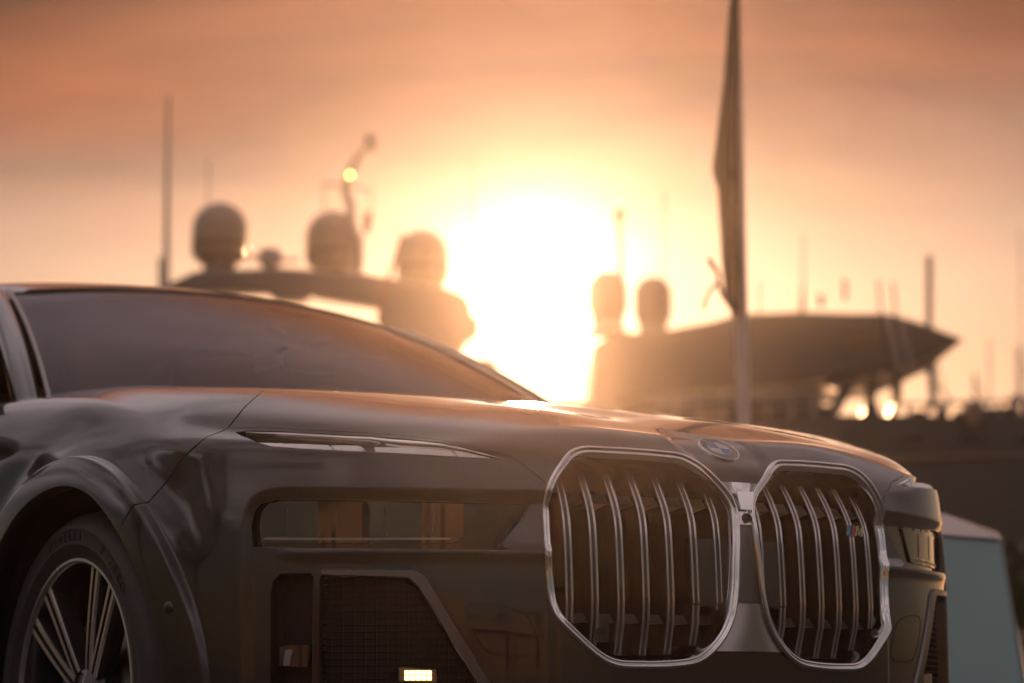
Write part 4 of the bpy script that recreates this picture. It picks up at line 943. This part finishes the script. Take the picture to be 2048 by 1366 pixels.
# pleated cloth: the outline narrows and widens down the hoist, folds run from top to bottom
LV = np.array([-90, 0, 90, 180, 260, 330, 350, 380, 450, 520, 590, 640]); LL = np.array([1464, 1459, 1452, 1444, 1434, 1424, 1423, 1433, 1438, 1441, 1449, 1468]); RR = np.array([1478, 1478, 1480, 1480, 1480, 1480, 1480, 1480, 1480, 1480, 1480, 1478])
v = []; f = []; nv, nu = 60, 46; vs = np.linspace(-90, 640, nv)
for i, vv in enumerate(vs):
    l, r_ = np.interp(vv, LV, LL), np.interp(vv, LV, RR)
    for k in range(nu):
        q = k/(nu-1); ph = q*6.5*math.pi+.5*math.sin(vv*.012)+.3*math.sin(vv*.03+1); amp = .042*(1-.35*abs(q-.5))
        uu = l+(r_-l)*(q+.10*math.sin(ph*.5+vv*.008)*q*(1-q)*2)
        pt = at(uu, vv, DP)+DH*(-.03+amp*math.sin(ph)); v.append(pt)
for i in range(nv-1):
    for k in range(nu-1): f.append((i*nu+k, i*nu+k+1, (i+1)*nu+k+1, (i+1)*nu+k))
def cloth_mat():
    m = mat('flag_cloth', (.030, .018, .018), .85, var=.3, vscale=5, bump=.2, bscale=90); return m
fo = mesh_obj('cloth', v, f, cloth_mat(), fl, sharp=180); so = fo.modifiers.new('thick', 'SOLIDIFY'); so.thickness = .003
rp = thing('halyard', 'short dark rope end looping out beside the limp flag', 'rope', tuple(at(1440, 620, DP)))
rod('rope', [(1418, 516), (1424, 530), (1436, 545), (1438, 566), (1446, 590), (1456, 606), (1470, 628)], DP-.02, [.012, .013, .011, .010, .012, .010, .006], mat('rope_dark', (.06, .045, .04), .9), rp)
rod('rope_tail', [(1438, 562), (1424, 578), (1411, 598), (1409, 618)], DP-.03, [.008, .008, .007, .009], mat('rope_dark', (.06, .045, .04), .9), rp)

# ---- teal plinth at the right
DT = 7.2
tp = thing('display_plinth', 'tapered teal display plinth with pale sloping top beyond the right headlamp', 'plinth', base_of(1960, DT, 0))
def tpt(u, v, d): return at(u, v, DT+d)
def ground_pt(u, d):
    p = at(u, 1424, DT+d); return np.array([p[0], p[1], 0.0])
fb = [ground_pt(1700, 0), ground_pt(2090, 0), ground_pt(2110, .55), ground_pt(1730, .55)]; ft = [tpt(1760, 1064, 0), tpt(2003, 1082, .02), tpt(1995, 1070, .50), tpt(1760, 1052, .50)]
mb = MB(); mb.add(fb+ft, [(0, 1, 5, 4), (1, 2, 6, 5), (2, 3, 7, 6), (3, 0, 4, 7), (0, 3, 2, 1), (4, 5, 6, 7)]); o = mb.build('body', mat('teal_panel', (.38, .60, .60), .45, coat=.25, var=.06, vscale=3), tp, smooth=False); bv = o.modifiers.new('edge', 'BEVEL'); bv.width = .012; bv.segments = 3
tt = [tpt(1758, 1060, -.01), tpt(2006, 1078, .01), tpt(1996, 1064, .51), tpt(1756, 1046, .51)]; rg = [tpt(1758, 1012, .30), tpt(1892, 1028, .30)]
mb = MB(); mb.add(tt+rg, [(0, 1, 5, 4), (1, 2, 5), (2, 3, 4, 5), (3, 0, 4), (0, 3, 2, 1)]); mb.build('sloping_top', mat('pale_lacquer', (.55, .52, .50), .2, coat=.5), tp, smooth=False)

mb = MB(); mb.tube([fb[1], ft[1]], .003, n=8); mb.build('corner_strip', mat('plinth_edge', (.45, .48, .47), .35, .6), tp)
mb = MB(); q0, q1 = fb[0]+np.array([0, 0, .06]), fb[1]+np.array([0, 0, .06]); mb.box((q0+q1)/2-DH*.006, (np.linalg.norm(q1-q0), .01, .11), ax=np.array([DR, DH, [0, 0, 1.]])); mb.build('kick_board', DARKPL, tp, smooth=False)
# ---- planter with a shrub at the right edge
DQ = 13.0
pl = thing('stone_planter', 'low pale stone planter with a shrub at the right edge', 'planter', base_of(2080, DQ, 0))
g0 = base_of(2080, DQ, 0); mb = MB(); mb.box((g0[0], g0[1], .36), (.62, .50, .72), rz=math.atan2(DR[1], DR[0])); mb.box((g0[0], g0[1], .735), (.68, .56, .05), rz=math.atan2(DR[1], DR[0])); mb.build('trough', mat('planter_stone', (.30, .25, .21), .75, var=.15, vscale=6), pl, smooth=False)
def shrub(name, c, rx, rz_, n, material, parent, size=.06):
    rng = np.random.default_rng(5); v = []; f = []
    for i in range(n):
        d = rng.normal(size=3); d /= np.linalg.norm(d); r_ = rng.uniform(.35, 1)**.5; p = np.array(c)+d*np.array([rx, rx, rz_])*r_*(1+.25*math.sin(5*d[0]+3*d[1]))
        a = rng.normal(size=3); a /= np.linalg.norm(a); b = np.cross(a, d); b /= np.linalg.norm(b)+1e-9; s_ = size*rng.uniform(.6, 1.3)
        q = len(v); v += [p-a*s_, p+b*s_*.4, p+a*s_, p-b*s_*.4]; f.append((q, q+1, q+2, q+3))
    return mesh_obj(name, v, f, material, parent, smooth=False)
LEAF = mat('leaf_green', (.06, .075, .03), .55, var=.4, vscale=9)
o = shrub('foliage', (g0[0], g0[1], 1.0), .32, .30, 700, LEAF, pl); o['kind'] = 'stuff'
mb = MB(); mb.tube([(g0[0], g0[1], .70), (g0[0]+.02, g0[1], .95), (g0[0]-.03, g0[1]+.02, 1.15)], [.03, .022, .01]); mb.build('stem', mat('bark', (.09, .06, .04), .8), pl)

# ---- promenade behind the camera, seen only in the paint and glass
FAC = [(.30, .20, .14), (.36, .25, .17), (.22, .16, .12), (.40, .29, .20), (.26, .19, .14), (.32, .24, .18)]
labs = ['brown two-storey harbour house', 'ochre harbour house with awning', 'dark glazed pavilion', 'sand coloured harbour house', 'umber harbour house', 'grey harbour house at the end']
lat = -34.0
for k in range(6):
    wd = (9, 12, 14, 10, 12, 11)[k]; h = (3.4, 4.8, 3.1, 5.2, 3.5, 4.6)[k]; dep = -38-(k % 3)*2.5
    c = CAM+DH*(dep-4)+DR*(lat+wd/2); b = thing('harbour_house', labs[k]+' on the promenade behind the viewer', 'house', (c[0], c[1], 0), group='promenade houses')
    AXH = np.array([DR, DH, [0, 0, 1.]])
    mb = MB(); mb.box((c[0], c[1], h/2), (wd-.3, 8, h), ax=AXH); mb.build('wall', mat('facade_%d' % k, FAC[k], .8, var=.15, vscale=.7), b, smooth=False)
    mb = MB(); mb.box((c[0], c[1], h+.12), (wd, 8.4, .24), ax=AXH); mb.build('roof', mat('roof_brown', (.10, .06, .05), .8), b, smooth=False)
    nw = int(wd//2.6); rg_ = random.Random(k*7+3)
    for zc_, hh in ((1.25, 2.1), (3.7, 1.2)):
        if zc_+hh/2 > h-.3: continue
        i = 0
        while i < nw:
            if rg_.random() < .45: i += 1; continue
            ww = rg_.choice((.8, 1.1, 1.9)); p = c+DH*4.02+DR*(-wd/2+(i+.5)*wd/nw); mb = MB(); mb.box((p[0], p[1], zc_+rg_.uniform(-.12, .12)), (ww, .06, hh*rg_.uniform(.75, 1)), ax=AXH); mb.build('window', YGLASS, b, smooth=False); i += 1+int(ww > 1.5)
    p = c+DH*4.6; mb = MB(); mb.box((p[0], p[1], 2.62), (wd*.86, 1.3, .12), ax=AXH); mb.build('awning', mat('awning_%d' % (k % 3), ((.35, .10, .06), (.10, .09, .08), (.30, .22, .14))[k % 3], .8), b, smooth=False)
    lat += wd

# ---- unseen trees added left of the car for dark reflections in its flank
BARK = mat('bark', (.09, .06, .04), .8)
for k, (x, y, h) in enumerate(((-4.6, -7.2, 4.6), (-8.2, -11.5, 5.4), (-1.2, -10.5, 4.9))):
    tr = thing('added_reflection_tree', ('nearest', 'farthest', 'middle')[k]+' of three unseen trees added for reflections in the front wing', 'tree', (x, y, 0), group='trees added for reflections')
    rg_ = np.random.default_rng(20+k); mb = MB(); mb.tube([(x, y, 0), (x+.05, y, h*.3), (x-.04, y+.05, h*.55)], [.14, .10, .07], n=10)
    for q in range(6):
        an = q*1.05+k; mb.tube([(x, y, h*(.38+.02*q)), (x+.5*math.cos(an), y+.5*math.sin(an), h*.62), (x+1.0*math.cos(an), y+1.0*math.sin(an), h*.80)], [.05, .035, .012], n=6)
    mb.build('trunk', BARK, tr)
    v = []; f = []
    cl_ = [np.array([x, y, h*.72])+rg_.normal(size=3)*np.array([.65, .65, .42]) for _ in range(16)]
    for c_ in cl_:
        for _ in range(130):
            p = c_+rg_.normal(size=3)*.26; a = rg_.normal(size=3); a /= np.linalg.norm(a); b_ = np.cross(a, rg_.normal(size=3)); b_ /= np.linalg.norm(b_); s_ = rg_.uniform(.05, .10); q = len(v)
            p[2] = min(p[2], 6.3); v += [p-a*s_, p+b_*s_*.45, p+a*s_, p-b_*s_*.45]; f.append((q, q+1, q+2, q+3))
    o = mesh_obj('crown', v, f, LEAF, tr, smooth=False); o['kind'] = 'stuff'
